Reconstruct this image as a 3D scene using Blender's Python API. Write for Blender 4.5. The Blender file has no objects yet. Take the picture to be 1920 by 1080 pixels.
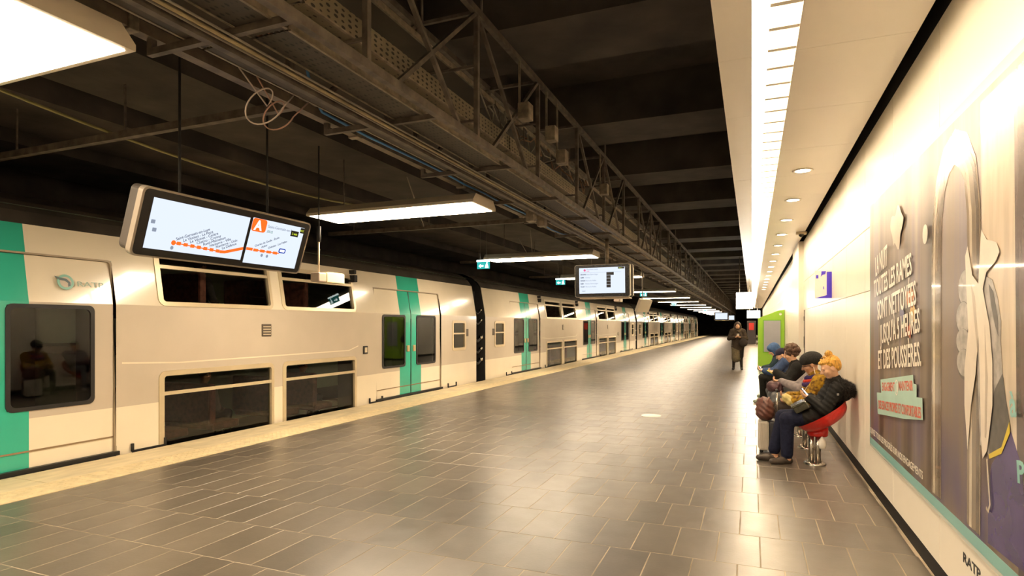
import bpy, bmesh, math, random
import numpy as np
from mathutils import Vector, Matrix, Euler

random.seed(7); np.random.seed(7)
S = bpy.context.scene
COL = S.collection
PI = math.pi

# ------------------------------------------------------------------ camera, world, exposure
cam_d = bpy.data.cameras.new('camera'); cam = bpy.data.objects.new('camera', cam_d); COL.objects.link(cam)
CAM_YAW = math.atan(450 / 1112)
cam.location = (0, 0, 1.6)
cam.rotation_euler = (PI / 2, 0, CAM_YAW)
cam_d.sensor_width = 36; cam_d.lens = 1112 / 1920 * 36
cam_d.shift_y = 70 / 1920
cam_d.clip_start = 0.05; cam_d.clip_end = 400
S.camera = cam
w = bpy.data.worlds.new('world'); S.world = w; w.use_nodes = True
w.node_tree.nodes['Background'].inputs[0].default_value = (0.9, 0.75, 0.55, 1)
w.node_tree.nodes['Background'].inputs[1].default_value = 0.0
S.view_settings.view_transform = 'Standard'; S.view_settings.look = 'None'
S.view_settings.gamma = 1; S.view_settings.use_curve_mapping = False
S.view_settings.exposure = 1.55
LAMP_E = 17.0        # suspended panels
TUBE_E = 31.0        # tubes of the light trough
SPOT_E = 16.0        # round downlights
WARM = (1.0, 0.80, 0.565)

# ------------------------------------------------------------------ materials
MATS = {}
def nodes_of(name):
    m = bpy.data.materials.new(name); m.use_nodes = True
    nt = m.node_tree; b = nt.nodes['Principled BSDF']
    return m, nt, b
def P(name, col, rough=0.5, metal=0.0, var=0.0, scale=8.0, bump=0.0, bscale=60.0, coat=0.0, spec=0.5, stretch=(1, 1, 1), col2=None, detail=4):
    """principled material with noise-driven colour variation and optional bump"""
    if name in MATS: return MATS[name]
    m, nt, b = nodes_of(name); N, L = nt.nodes, nt.links
    b.inputs['Base Color'].default_value = (*col, 1); b.inputs['Roughness'].default_value = rough
    b.inputs['Metallic'].default_value = metal; b.inputs['Specular IOR Level'].default_value = spec
    b.inputs['Coat Weight'].default_value = coat; b.inputs['Coat Roughness'].default_value = 0.05
    if var > 0 or bump > 0:
        tc = N.new('ShaderNodeNewGeometry'); mp = N.new('ShaderNodeMapping'); mp.inputs['Scale'].default_value = stretch
        L.new(tc.outputs['Position'], mp.inputs['Vector'])
    if var > 0:
        nz = N.new('ShaderNodeTexNoise'); nz.inputs['Scale'].default_value = scale; nz.inputs['Detail'].default_value = detail
        L.new(mp.outputs[0], nz.inputs['Vector'])
        mx = N.new('ShaderNodeMix'); mx.data_type = 'RGBA'
        c2 = col2 or tuple(max(0, c * (1 - var)) for c in col)
        c1 = col if col2 else tuple(min(1, c * (1 + var)) for c in col)
        mx.inputs[6].default_value = (*c1, 1); mx.inputs[7].default_value = (*c2, 1)
        rp = N.new('ShaderNodeMapRange'); rp.inputs[1].default_value = 0.3; rp.inputs[2].default_value = 0.7
        L.new(nz.outputs[0], rp.inputs[0]); L.new(rp.outputs[0], mx.inputs[0]); L.new(mx.outputs[2], b.inputs['Base Color'])
    if bump > 0:
        n2 = N.new('ShaderNodeTexNoise'); n2.inputs['Scale'].default_value = bscale; n2.inputs['Detail'].default_value = 3
        L.new(mp.outputs[0], n2.inputs['Vector'])
        bp = N.new('ShaderNodeBump'); bp.inputs['Strength'].default_value = bump; bp.inputs['Distance'].default_value = 0.01
        L.new(n2.outputs[0], bp.inputs['Height']); L.new(bp.outputs[0], b.inputs['Normal'])
    MATS[name] = m
    return m
def EM(name, col, st):
    if name in MATS: return MATS[name]
    m = bpy.data.materials.new(name); m.use_nodes = True; nt = m.node_tree; nt.nodes.clear()
    e = nt.nodes.new('ShaderNodeEmission'); e.inputs[0].default_value = (*col, 1); e.inputs[1].default_value = st
    o = nt.nodes.new('ShaderNodeOutputMaterial'); nt.links.new(e.outputs[0], o.inputs[0])
    MATS[name] = m; return m
def GLASS(name, tint, rough=0.02):
    if name in MATS: return MATS[name]
    m = bpy.data.materials.new(name); m.use_nodes = True; nt = m.node_tree; nt.nodes.clear(); N, L = nt.nodes, nt.links
    t = N.new('ShaderNodeBsdfTransparent'); t.inputs[0].default_value = (*tint, 1)
    g = N.new('ShaderNodeBsdfGlossy'); g.inputs['Roughness'].default_value = rough; g.inputs[0].default_value = (.9, .9, .9, 1)
    f = N.new('ShaderNodeFresnel'); f.inputs[0].default_value = 1.6
    x = N.new('ShaderNodeMixShader'); o = N.new('ShaderNodeOutputMaterial')
    L.new(f.outputs[0], x.inputs[0]); L.new(t.outputs[0], x.inputs[1]); L.new(g.outputs[0], x.inputs[2]); L.new(x.outputs[0], o.inputs[0])
    MATS[name] = m; return m

# floor tile: per-tile tone from the tile grid, scuffs
TW, TL, TX0, TY0 = 0.287, 0.615, -0.52, 4.245
def tile_material():
    m, nt, b = nodes_of('floor_tile'); N, L = nt.nodes, nt.links
    g = N.new('ShaderNodeNewGeometry'); sp = N.new('ShaderNodeSeparateXYZ'); L.new(g.outputs['Position'], sp.inputs[0])
    def mth(op, a, v=None, c=None):
        n = N.new('ShaderNodeMath'); n.operation = op
        for i, s_ in enumerate((a, v, c)):
            if s_ is None: continue
            if isinstance(s_, (int, float)): n.inputs[i].default_value = s_
            else: L.new(s_, n.inputs[i])
        return n.outputs[0]
    row = mth('FLOOR', mth('DIVIDE', mth('SUBTRACT', sp.outputs[1], TY0), TL))
    par = mth('MULTIPLY', mth('FLOORED_MODULO', row, 2.0), 0.5)
    cx = mth('FLOOR', mth('ADD', mth('DIVIDE', mth('SUBTRACT', sp.outputs[0], TX0), TW), par))
    cb = N.new('ShaderNodeCombineXYZ'); L.new(row, cb.inputs[0]); L.new(cx, cb.inputs[1])
    wn = N.new('ShaderNodeTexWhiteNoise'); L.new(cb.outputs[0], wn.inputs['Vector'])
    nz = N.new('ShaderNodeTexNoise'); nz.inputs['Scale'].default_value = 2.2; nz.inputs['Detail'].default_value = 8; nz.inputs['Roughness'].default_value = .65
    L.new(g.outputs['Position'], nz.inputs['Vector'])
    f = mth('ADD', mth('MULTIPLY', wn.outputs[0], 0.45), mth('MULTIPLY', nz.outputs[0], 0.75))
    cr = N.new('ShaderNodeValToRGB'); e = cr.color_ramp.elements
    e[0].position = .2; e[0].color = (.062, .052, .040, 1); e[1].position = .95; e[1].color = (.135, .112, .084, 1)
    L.new(f, cr.inputs[0]); L.new(cr.outputs[0], b.inputs['Base Color'])
    n2 = N.new('ShaderNodeTexNoise'); n2.inputs['Scale'].default_value = 5; n2.inputs['Detail'].default_value = 6
    L.new(g.outputs['Position'], n2.inputs['Vector'])
    mr = N.new('ShaderNodeMapRange'); mr.inputs[3].default_value = .24; mr.inputs[4].default_value = .42
    L.new(n2.outputs[0], mr.inputs[0]); L.new(mr.outputs[0], b.inputs['Roughness'])
    b.inputs['Specular IOR Level'].default_value = 1.0
    n3 = N.new('ShaderNodeTexNoise'); n3.inputs['Scale'].default_value = 45; n3.inputs['Detail'].default_value = 3
    L.new(g.outputs['Position'], n3.inputs['Vector'])
    bp = N.new('ShaderNodeBump'); bp.inputs['Strength'].default_value = .06; bp.inputs['Distance'].default_value = .01
    L.new(n3.outputs[0], bp.inputs['Height']); L.new(bp.outputs[0], b.inputs['Normal'])
    return m
M_TILE = tile_material()
M_GROUT = P('grout', (.33, .27, .19), .8, var=.3, scale=3)
M_EDGE = P('edge_slab', (.62, .52, .33), .55, var=.16, scale=2.5, bump=.1, bscale=80, stretch=(3, 1, 1))
M_EDGE2 = P('edge_tactile', (.66, .54, .32), .6, var=.15, scale=9, bump=.5, bscale=140)
M_SOOT = P('soot_concrete', (.046, .037, .029), .85, var=.5, scale=1.8, bump=.5, bscale=8, detail=8)
M_SOOT2 = M_PANELCEIL = M_SOOT          # one sooty concrete for slab and beams alike
M_BLACK = P('black_matt', (.012, .011, .010), .7, var=.3, scale=6)
M_BLACKG = P('black_gloss', (.014, .013, .013), .25, var=.2, scale=9)
M_WALLP = P('cream_enamel_panel', (.87, .81, .69), .32, var=.03, scale=1.2)
M_CEILP = P('cream_ceiling_panel', (.88, .82, .72), .28, var=.03, scale=1.0)
M_STEEL = P('brushed_steel', (.60, .55, .48), .25, 1.0, var=.12, scale=30, stretch=(1, 1, .1))
M_GALV = P('galvanised_dusty', (.24, .195, .14), .55, .3, var=.4, scale=14, detail=6)
M_GALVD = P('steel_sooty', (.115, .093, .072), .6, .15, var=.45, scale=10, detail=6)
M_LAMPH = P('lamp_housing', (.62, .54, .42), .4, .2, var=.06, scale=5)
M_RED = P('red_plastic', (.56, .018, .012), .22, var=.08, scale=6, coat=.12)
M_BEIGE = P('beige_metal', (.55, .46, .32), .45, var=.08, scale=8)

# ------------------------------------------------------------------ mesh builder
class MB:
    def __init__(s): s.v = []; s.f = []; s.m = []; s.sm = []
    def add(s, vs, fs, mi=0, smooth=False):
        o = len(s.v); s.v += [tuple(p) for p in vs]
        for f in fs: s.f.append(tuple(i + o for i in f)); s.m.append(mi); s.sm.append(smooth)
        return s
    def quad(s, a, b, c, d, mi=0): return s.add([a, b, c, d], [(0, 1, 2, 3)], mi)
    def box(s, x0, x1, y0, y1, z0, z1, mi=0):
        vs = [(x, y, z) for z in (z0, z1) for y in (y0, y1) for x in (x0, x1)]
        return s.add(vs, [(0, 2, 3, 1), (4, 5, 7, 6), (0, 1, 5, 4), (2, 6, 7, 3), (0, 4, 6, 2), (1, 3, 7, 5)], mi)
    def bevbox(s, x0, x1, y0, y1, z0, z1, b=.01, mi=0):
        """box with chamfered edges"""
        bm = bmesh.new(); bmesh.ops.create_cube(bm, size=1)
        for v in bm.verts:
            v.co = Vector(((x0 + x1) / 2 + v.co.x * (x1 - x0), (y0 + y1) / 2 + v.co.y * (y1 - y0), (z0 + z1) / 2 + v.co.z * (z1 - z0)))
        bmesh.ops.bevel(bm, geom=bm.edges[:], offset=b, segments=2, affect='EDGES', profile=.5)
        bm.verts.index_update()
        s.add([v.co[:] for v in bm.verts], [[v.index for v in f.verts] for f in bm.faces], mi); bm.free(); return s
    def prism(s, poly, axis, a0, a1, mi=0):
        """poly: 2D outline, extruded along axis ('x','y','z') from a0 to a1"""
        def pt(p, a): return {'x': (a, p[0], p[1]), 'y': (p[0], a, p[1]), 'z': (p[0], p[1], a)}[axis]
        n = len(poly); vs = [pt(p, a0) for p in poly] + [pt(p, a1) for p in poly]
        fs = [tuple(range(n))[::-1], tuple(range(n, 2 * n))] + [(i, (i + 1) % n, n + (i + 1) % n, n + i) for i in range(n)]
        return s.add(vs, fs, mi)
    def tube(s, pts, r, n=8, mi=0, caps=True):
        pts = [Vector(p) for p in pts]; rs = r if isinstance(r, (list, tuple)) else [r] * len(pts)
        vs = []; prev = None
        for i, p in enumerate(pts):
            t = (pts[min(i + 1, len(pts) - 1)] - pts[max(i - 1, 0)]).normalized()
            a = prev if prev is not None and abs(prev.dot(t)) < .95 else (Vector((0, 0, 1)) if abs(t.z) < .9 else Vector((1, 0, 0)))
            u = (a - t * a.dot(t)).normalized(); w_ = t.cross(u); prev = u
            for k in range(n):
                c, q = math.cos(2 * PI * k / n), math.sin(2 * PI * k / n); vs.append(p + (u * c + w_ * q) * rs[i])
        fs = []
        for i in range(len(pts) - 1):
            for k in range(n):
                a, b = i * n + k, i * n + (k + 1) % n; fs.append((a, b, b + n, a + n))
        if caps: fs += [tuple(range(n))[::-1], tuple(range((len(pts) - 1) * n, len(pts) * n))]
        return s.add(vs, fs, mi, n > 5)
    def bar(s, p, q, a, b=None, mi=0):
        """square bar between two points, section a x b"""
        b = b or a; p, q = Vector(p), Vector(q); t = (q - p).normalized()
        up = Vector((0, 0, 1)) if abs(t.z) < .9 else Vector((1, 0, 0))
        u = t.cross(up).normalized(); w_ = u.cross(t)
        vs = [c + u * (sx * a / 2) + w_ * (sy * b / 2) for c in (p, q) for sx, sy in ((-1, -1), (1, -1), (1, 1), (-1, 1))]
        return s.add(vs, [(3, 2, 1, 0), (4, 5, 6, 7)] + [(i, (i + 1) % 4, 4 + (i + 1) % 4, 4 + i) for i in range(4)], mi)
    def lathe(s, prof, n=24, M=None, mi=0):
        vs = []; M = M or Matrix()
        for r, z in prof:
            for k in range(n): vs.append(M @ Vector((r * math.cos(2 * PI * k / n), r * math.sin(2 * PI * k / n), z)))
        fs = [(i * n + k, i * n + (k + 1) % n, (i + 1) * n + (k + 1) % n, (i + 1) * n + k) for i in range(len(prof) - 1) for k in range(n)]
        return s.add(vs, fs, mi, True)
    def build(s, name, mats, parent=None, smooth=None):
        me = bpy.data.meshes.new(name); me.from_pydata(s.v, [], s.f); me.update()
        for m in (mats if isinstance(mats, (list, tuple)) else [mats]): me.materials.append(m)
        me.polygons.foreach_set('material_index', s.m)
        me.polygons.foreach_set('use_smooth', [bool(x) if smooth is None else smooth for x in s.sm])
        o = bpy.data.objects.new(name, me); COL.objects.link(o)
        if parent is not None: o.parent = parent
        return o
def tag(o, label=None, cat=None, group=None, kind=None):
    if label: o['label'] = label
    if cat: o['category'] = cat
    if group: o['group'] = group
    if kind: o['kind'] = kind
    return o
def empty(name, loc=(0, 0, 0), label=None, cat=None, group=None):
    o = bpy.data.objects.new(name, None); COL.objects.link(o); o.location = loc; o.empty_display_size = .2
    return tag(o, label, cat, group)
def inst(src, parent, loc=(0, 0, 0)):
    c = src.copy(); COL.objects.link(c); c.parent = parent; c.location = loc; return c
def copy_tree(o, parent=None):
    c = o.copy(); COL.objects.link(c); c.parent = parent
    for ch in o.children: copy_tree(ch, c)
    return c
def text(name, s, size, M, mat, parent=None, width=None, depth=.0008, align='LEFT', bold=.0, shear=0):
    cu = bpy.data.curves.new(name, 'FONT'); cu.body = s; cu.size = size; cu.align_x = align; cu.extrude = depth; cu.offset = bold; cu.shear = shear; cu.resolution_u = 3
    o = bpy.data.objects.new(name, cu); COL.objects.link(o)
    dg = bpy.context.evaluated_depsgraph_get(); me = bpy.data.meshes.new_from_object(o.evaluated_get(dg))
    COL.objects.unlink(o); bpy.data.objects.remove(o); bpy.data.curves.remove(cu)
    if width and len(me.vertices):
        xs = [v.co.x for v in me.vertices]; k = width / max(1e-6, max(xs) - min(xs))
        for v in me.vertices: v.co.x *= k
    me.materials.clear(); me.materials.append(mat); me.name = name
    r = bpy.data.objects.new(name, me); COL.objects.link(r); me.transform(M)
    if parent is not None: r.parent = parent
    return r
def frame(origin, x, y):
    x, y = Vector(x).normalized(), Vector(y).normalized(); z = x.cross(y)
    return Matrix(((x.x, y.x, z.x, origin[0]), (x.y, y.y, z.y, origin[1]), (x.z, y.z, z.z, origin[2]), (0, 0, 0, 1)))

# ------------------------------------------------------------------ the setting
WX = 1.08            # right wall face
SZ = 3.5             # soffit height
EX = -7.2            # platform edge
TXF = -7.3           # train side
Y0, Y1 = -12.0, 112.0

# floor with tiles
floor = MB().box(-6.2, WX + .3, Y0, Y1, -.5, -.0012).box(EX, -6.2, Y0, Y1, -.5, -.03).build('floor', [M_GROUT]); tag(floor, kind='structure')
mbt = MB(); gw = .0035
mbt.add([(gw, gw, -.012), (TW - gw, gw, -.012), (TW - gw, TL - gw, -.012), (gw, TL - gw, -.012),
         (gw, gw, -.001), (TW - gw, gw, -.001), (TW - gw, TL - gw, -.001), (gw, TL - gw, -.001),
         (gw + .0015, gw + .0015, 0), (TW - gw - .0015, gw + .0015, 0), (TW - gw - .0015, TL - gw - .0015, 0), (gw + .0015, TL - gw - .0015, 0)],
        [(0, 1, 5, 4), (1, 2, 6, 5), (2, 3, 7, 6), (3, 0, 4, 7), (4, 5, 9, 8), (5, 6, 10, 9), (6, 7, 11, 10), (7, 4, 8, 11), (8, 9, 10, 11)])
def cam_px(x, y, z=0):
    c, s = math.cos(CAM_YAW), math.sin(CAM_YAW); r = x * c + y * s; f = -x * s + y * c
    if f < .3: return None
    return 960 + 1112 * r / f, 610 - 1112 * (z - 1.6) / f, f
spots = []
for row in range(-27, 176):
    off = 0 if row % 2 == 0 else -TW / 2
    for cxi in range(-21, 7):
        x = TX0 + cxi * TW + off; y = TY0 + row * TL
        spots.append((max(x, -6.2), min(x + TW, WX - .01), y, x))
def tile_size(sp):
    p = cam_px((sp[0] + sp[1]) / 2, sp[2] + TL / 2)
    if p is None or not (-60 < p[0] < 1980 and 600 < p[1] < 1110): return 0
    return 1 / p[2] ** 3
spots = [sp for sp in spots if sp[1] - sp[0] > .03]
full = sorted([sp for sp in spots if sp[1] - sp[0] > TW - .001], key=tile_size, reverse=True)
near = set(full[:296])
tile0 = None
rest = MB()
for sp in spots:
    if sp in near:
        if tile0 is None:
            tile0 = mbt.build('tile', M_TILE, floor); tile0.location = (sp[3], sp[2], 0)
        else: inst(tile0, floor, (sp[3], sp[2], 0))
    else:
        x0, x1, y = sp[0] + gw, sp[1] - gw, sp[2]
        ya, yb = y + gw, y + TL - gw
        rest.add([(x0, ya, -.002), (x1, ya, -.002), (x1, yb, -.002), (x0, yb, -.002), (x0, ya, 0), (x1, ya, 0), (x1, yb, 0), (x0, yb, 0)],
                 [(0, 1, 5, 4), (1, 2, 6, 5), (2, 3, 7, 6), (3, 0, 4, 7), (4, 5, 6, 7)])
tag(rest.build('tile_field', M_TILE, floor), kind='stuff')
# pale platform edge: slabs of stone beside a tactile band
edge = empty('floor_edge'); tag(edge, kind='structure'); edge.name = 'floor_platform_edge'
sl = MB().box(EX, -6.62, 0.004, 1.796, -.30, .004).build('edge_slab', M_EDGE, edge)
tb = MB().box(-6.615, -6.2, 0.003, .897, -.03, .006)
for i in range(5):
    for j in range(11): tb.add([(-6.58 + i * .08 + a, .04 + j * .08 + b, h) for a, b, h in ((0, 0, .006), (.035, 0, .006), (.035, .035, .006), (0, .035, .006), (.009, .009, .010), (.026, .009, .010), (.026, .026, .010), (.009, .026, .010))],
                             [(0, 1, 5, 4), (1, 2, 6, 5), (2, 3, 7, 6), (3, 0, 4, 7), (4, 5, 6, 7)])
tb = tb.build('tactile_slab', M_EDGE2, edge)
k = 0; y = -5.2
while y < 110:
    (sl if k == 0 else inst(sl, edge)).location = (0, y, 0); y += 1.8; k += 1
k = 0; y = -5.2
while y < 110:
    (tb if k == 0 else inst(tb, edge)).location = (0, y, 0); y += .9; k += 1
tag(MB().box(-11.5, EX - .02, Y0, Y1, -1.4, -1.2).build('floor_trackbed', M_SOOT), kind='structure')
tag(MB().box(-11.8, -11.5, Y0, Y1, -1.4, 5.2).build('wall_left', M_SOOT), kind='structure')
tag(MB().box(-11.8, 1.6, Y0 - .3, Y0, -1.4, 5.2).build('wall_back', M_SOOT), kind='structure')
tag(MB().box(-11.8, 1.6, Y1, Y1 + .3, -1.4, 5.2).build('wall_far', M_SOOT), kind='structure')

# right wall: backing, cream panels, black skirting, black shadow gap on top
wall = MB().box(WX + .03, WX + .35, Y0, Y1, 0, 5.0).build('wall_right', M_BLACK); tag(wall, kind='structure')
PJ = .004; PWD = 1.31
pan = {}
for nm, z0, z1 in (('a', .105, 1.942), ('b', 1.942, 2.575), ('c', 2.575, SZ)):
    mb = MB()
    mb.box(WX + .004, WX + .035, PJ / 2, PWD - PJ / 2, z0 + PJ / 2, z1 - PJ / 2)
    mb.add([(WX, .006, z0 + .006), (WX, PWD - .006, z0 + .006), (WX, PWD - .006, z1 - .006), (WX, .006, z1 - .006),
            (WX + .004, .002, z0 + .002), (WX + .004, PWD - .002, z0 + .002), (WX + .004, PWD - .002, z1 - .002), (WX + .004, .002, z1 - .002)],
           [(3, 2, 1, 0), (4, 5, 1, 0), (5, 6, 2, 1), (6, 7, 3, 2), (7, 4, 0, 3)])
    pan[nm] = (mb, z0)
for nm in pan:
    src = None; y = 3.1 - 9 * PWD
    while y < 70:
        if not (nm == 'a' and 13.5 < y < 13.7):
            if src is None: src = pan[nm][0].build('wall_panel', M_WALLP, wall); src.location = (0, y, 0)
            else: inst(src, wall, (0, y, 0))
        y += PWD
tag(MB().box(WX + .002, WX + .04, Y0, Y1, 0, .105).build('baseboard_right', P('skirting_black', (.008, .007, .007), .5, spec=.15)), kind='structure')
# soffit with panels and a light trough
sof = MB().box(-.19, WX - .09, Y0, 80, SZ + .20, SZ + .5).box(-.225, -.19, Y0, 80, SZ + .02, SZ + 1.4).build('ceiling_soffit', [M_CEILP]); tag(sof, kind='structure')
mA = MB().box(.285, WX - .085, .002, 1.268, SZ, SZ + .02); srcA = None
mB = MB().box(-.225, .0, .002, 1.268, SZ, SZ + .02); srcB = None
y = 4.53 - 1.27 * 12
while y < 70:
    if srcA is None:
        srcA = mA.build('ceiling_panel', M_CEILP, sof); srcB = mB.build('ceiling_panel', M_CEILP, sof); srcA.location = srcB.location = (0, y, 0)
    else: inst(srcA, sof, (0, y, 0)); inst(srcB, sof, (0, y, 0))
    y += 1.27
# trough walls
MB().box(-.004, .0, Y0, 80, SZ, SZ + .2).box(.281, .287, Y0, 80, SZ, SZ + .2).box(0, .285, Y0, 80, SZ + .17, SZ + .2).build('trough', M_CEILP, sof)
bl = MB().add([(.10, 0, SZ + .005), (.28, 0, SZ + .005), (.28, .012, SZ + .12), (.10, .012, SZ + .12), (.10, .045, SZ + .005), (.28, .045, SZ + .005), (.28, .034, SZ + .12), (.10, .034, SZ + .12)],
              [(0, 1, 2, 3), (7, 6, 5, 4), (0, 4, 5, 1), (1, 5, 6, 2), (2, 6, 7, 3), (3, 7, 4, 0)])
b0 = None; restb = MB()
for i in range(-10, 190):
    y = 4.15 + .318 * i
    if 3 < y < 17:
        if b0 is None: b0 = bl.build('louvre_blade', P('louvre', (.80, .75, .64), .4), sof); b0.location = (0, y, 0)
        else: inst(b0, sof, (0, y, 0))
    else: restb.add([(a, b + y, c) for a, b, c in bl.v], bl.f)
tag(restb.build('louvre_run', MATS['louvre'], sof), kind='stuff')
# the run of tubes goes on past the picture's upper edge and behind the viewpoint
MB().tube([(.05, -7.0, SZ + .06), (.05, 3.46, SZ + .06)], .026, 10).build('light_tube_offscreen', EM('tube_light', WARM, TUBE_E), sof)
y = 3.5; t0 = None
while y < 70:
    mbx = MB().tube([(.05, 0, SZ + .06), (.05, 1.46, SZ + .06)], .026, 10)
    if t0 is None: t0 = mbx.build('light_tube', EM('tube_light', WARM, TUBE_E), sof); t0.location = (0, y, 0)
    else: inst(t0, sof, (0, y, 0))
    y += 1.5
# pilaster with a dark slot further along the wall
MB().box(WX - .1, WX + .06, 14.9, 17.0, .105, SZ).build('pilaster_panel', M_WALLP, wall)
o = MB().box(WX, WX + .035, 13.58 + PJ / 2, 14.50, .105 + PJ / 2, 1.942 - PJ / 2).build('wall_panel', M_WALLP, wall)       # narrower panel beside an open slot
MB().tube([(WX + .012, 14.68, .11), (WX + .012, 14.68, 1.94)], .02).box(WX - .012, WX + .035, 14.62, 14.74, 1.1, 1.35).box(WX - .012, WX + .035, 14.62, 14.74, 1.7, 1.8).build('riser_pipe', M_GALVD, wall)

# dark structural ceiling: slab, cross beams over the middle, wide longitudinal beams over the track
ceil = MB().box(-11.8, 1.6, Y0, Y1, 5.0, 5.3).build('ceiling', M_SOOT); tag(ceil, kind='structure')
bmb = MB().box(-3.1, WX + .1, 0, .95, 4.4, 5.02); b0 = None
for i in range(-5, 36):
    y = 5.17 + 2.93 * i
    if b0 is None: b0 = bmb.build('cross_beam', M_SOOT2, ceil); b0.location = (0, y, 0)
    else: inst(b0, ceil, (0, y, 0))
for x0, x1 in ((-6.15, -4.86), (-8.1, -6.78), (-10.2, -8.7)):
    MB().box(x0, x1, Y0, Y1, 3.92, 5.02).build('long_beam', M_PANELCEIL, ceil)
MB().box(-4.86, -3.1, Y0, Y1, 4.35, 5.02).build('long_beam', M_SOOT, ceil)

# ------------------------------------------------------------------ suspended light panels
def make_lamp():
    r = empty('suspended_light_panel')
    x0, x1 = -1.27, 1.27; h = .34
    MB().prism([(-h, .0), (h, .0), (h, .035), (.26, .12), (-.26, .12), (-h, .035)], 'x', x0, x1).build('housing', M_LAMPH, r)
    MB().box(x0 + .04, x1 - .04, -h + .035, h - .035, -.004, .004).build('diffuser', EM('panel_light', WARM, LAMP_E), r)
    for x, zt in ((-.9, .825), (.9, 1.255)): MB().tube([(x, 0, .1), (x, 0, zt)], .008, 6).build('hanger_rod', M_GALVD, r)
    return r
LAMP_Y = [-9.5, -3.8, 1.9, 6.82, 12.62, 18.45, 27.0, 33.6, 39.4, 45.7, 52.2, 58.5, 64.8, 71, 77.2, 83.4, 89.6]
lp = make_lamp()
for i, y in enumerate(LAMP_Y):
    o = lp if i == 2 else copy_tree(lp)
    o.location = (-4.4, y, 3.1)
    if y < 0:                                   # the row goes on behind the viewpoint
        o.name = ('second_light_panel_offscreen', 'first_light_panel_offscreen')[i]
    tag(o, {2: 'long bright light panel hung before the wide double screen', 3: 'long light panel hung just behind the double screen and speaker box', 4: 'long light panel with a teal exit sign at its end, beside the train monitor', 5: 'long light panel half hidden behind the train monitor', 1: 'long light panel next in the row behind the viewpoint', 0: 'long light panel second in the row behind the viewpoint'}.get(i, 'long rectangular light panel hung crosswise in the row beyond the train monitor'), 'lamp', 'row of light panels hung along the platform')
# round downlights in the soffit
def make_down():
    r = empty('downlight')
    MB().lathe([(.085, -.002), (.115, -.004), (.118, .004), (.085, .01)], 24).build('trim_ring', P('downlight_ring', (.8, .75, .65), .3), r)
    MB().lathe([(.086, .001), (.05, .002), (.001, .002)], 24).build('lens', EM('spot_light', WARM, SPOT_E), r)
    return r
dl = make_down()
for i in range(-1, 14):
    o = dl if i == -1 else copy_tree(dl)
    o.location = (.575, 8.07 + 1.84 * i if i >= 0 else 8.07 + 1.84 * 14, SZ - .009)
    tag(o, 'small round downlight recessed in the cream soffit panels', 'downlight', 'round downlights along the soffit')

# ------------------------------------------------------------------ truss with cable trays
tr = empty('cable_truss', (-2.5, 4.6, 3.2), 'dark steel lattice truss carrying cables along the platform ceiling', 'truss')
tr.location = (0, 0, 0)
XA, XB, ZB, ZT = -2.2, -2.8, 3.2, 4.3
YT0, YT1 = -6.4, 92
for x, z, nm in ((XA, ZB, 'bottom_chord'), (XB, ZB, 'bottom_chord'), (XA, ZT, 'top_chord'), (XB, ZT, 'top_chord')):
    MB().box(x - .024, x + .024, YT0, YT1, z - .03, z + .03).build(nm, M_GALVD, tr)
vm = MB().box(-.02, .02, -.02, .02, ZB, ZT); v0 = None
PV = 1.575; YV0 = 3.05 - 6 * PV
dA = MB().bar((0, 0, ZT), (0, -.8 * PV, ZB), .032); dB = MB().bar((0, 0, ZT), (0, .8 * PV, ZB), .032); d0 = d1 = None
c0 = None; cr = (MB().bar((XB, 0, ZT), (XA, 0, ZT), .03), MB().bar((XB, 0, 3.367), (XA, 0, 3.367), .02), MB().bar((XB, 0, 3.837), (XA, 0, 3.837), .02)); h0 = None
for i in range(62):
    y = YV0 + i * PV
    for x in (XA, XB):
        if v0 is None: v0 = vm.build('upright', M_GALVD, tr); v0.location = (x, y, 0)
        else: inst(v0, tr, (x, y, 0))
        if i % 3 != 0:
            if d0 is None: d0 = dA.build('diagonal', M_GALVD, tr); d0.location = (x, y, 0)
            else: inst(d0, tr, (x, y, 0))
        if i % 3 != 2:
            if d1 is None: d1 = dB.build('diagonal', M_GALVD, tr); d1.location = (x, y, 0)
            else: inst(d1, tr, (x, y, 0))
    if c0 is None:
        c0 = [q.build('cross_tie', M_GALVD, tr) for q in cr]
        for q in c0: q.location = (0, y, 0)
    else:
        for q in c0: inst(q, tr, (0, y, 0))
    if i % 3 == 1:
        if h0 is None: h0 = MB().tube([(0, 0, ZT), (0, 0, 5.01)], .012, 6).build('hanger_rod', M_GALVD, tr); h0.location = (XA, y + .1, 0); inst(h0, tr, (XB, y + .1, 0))
        else: inst(h0, tr, (XA, y + .1, 0)); inst(h0, tr, (XB, y + .1, 0))

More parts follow.
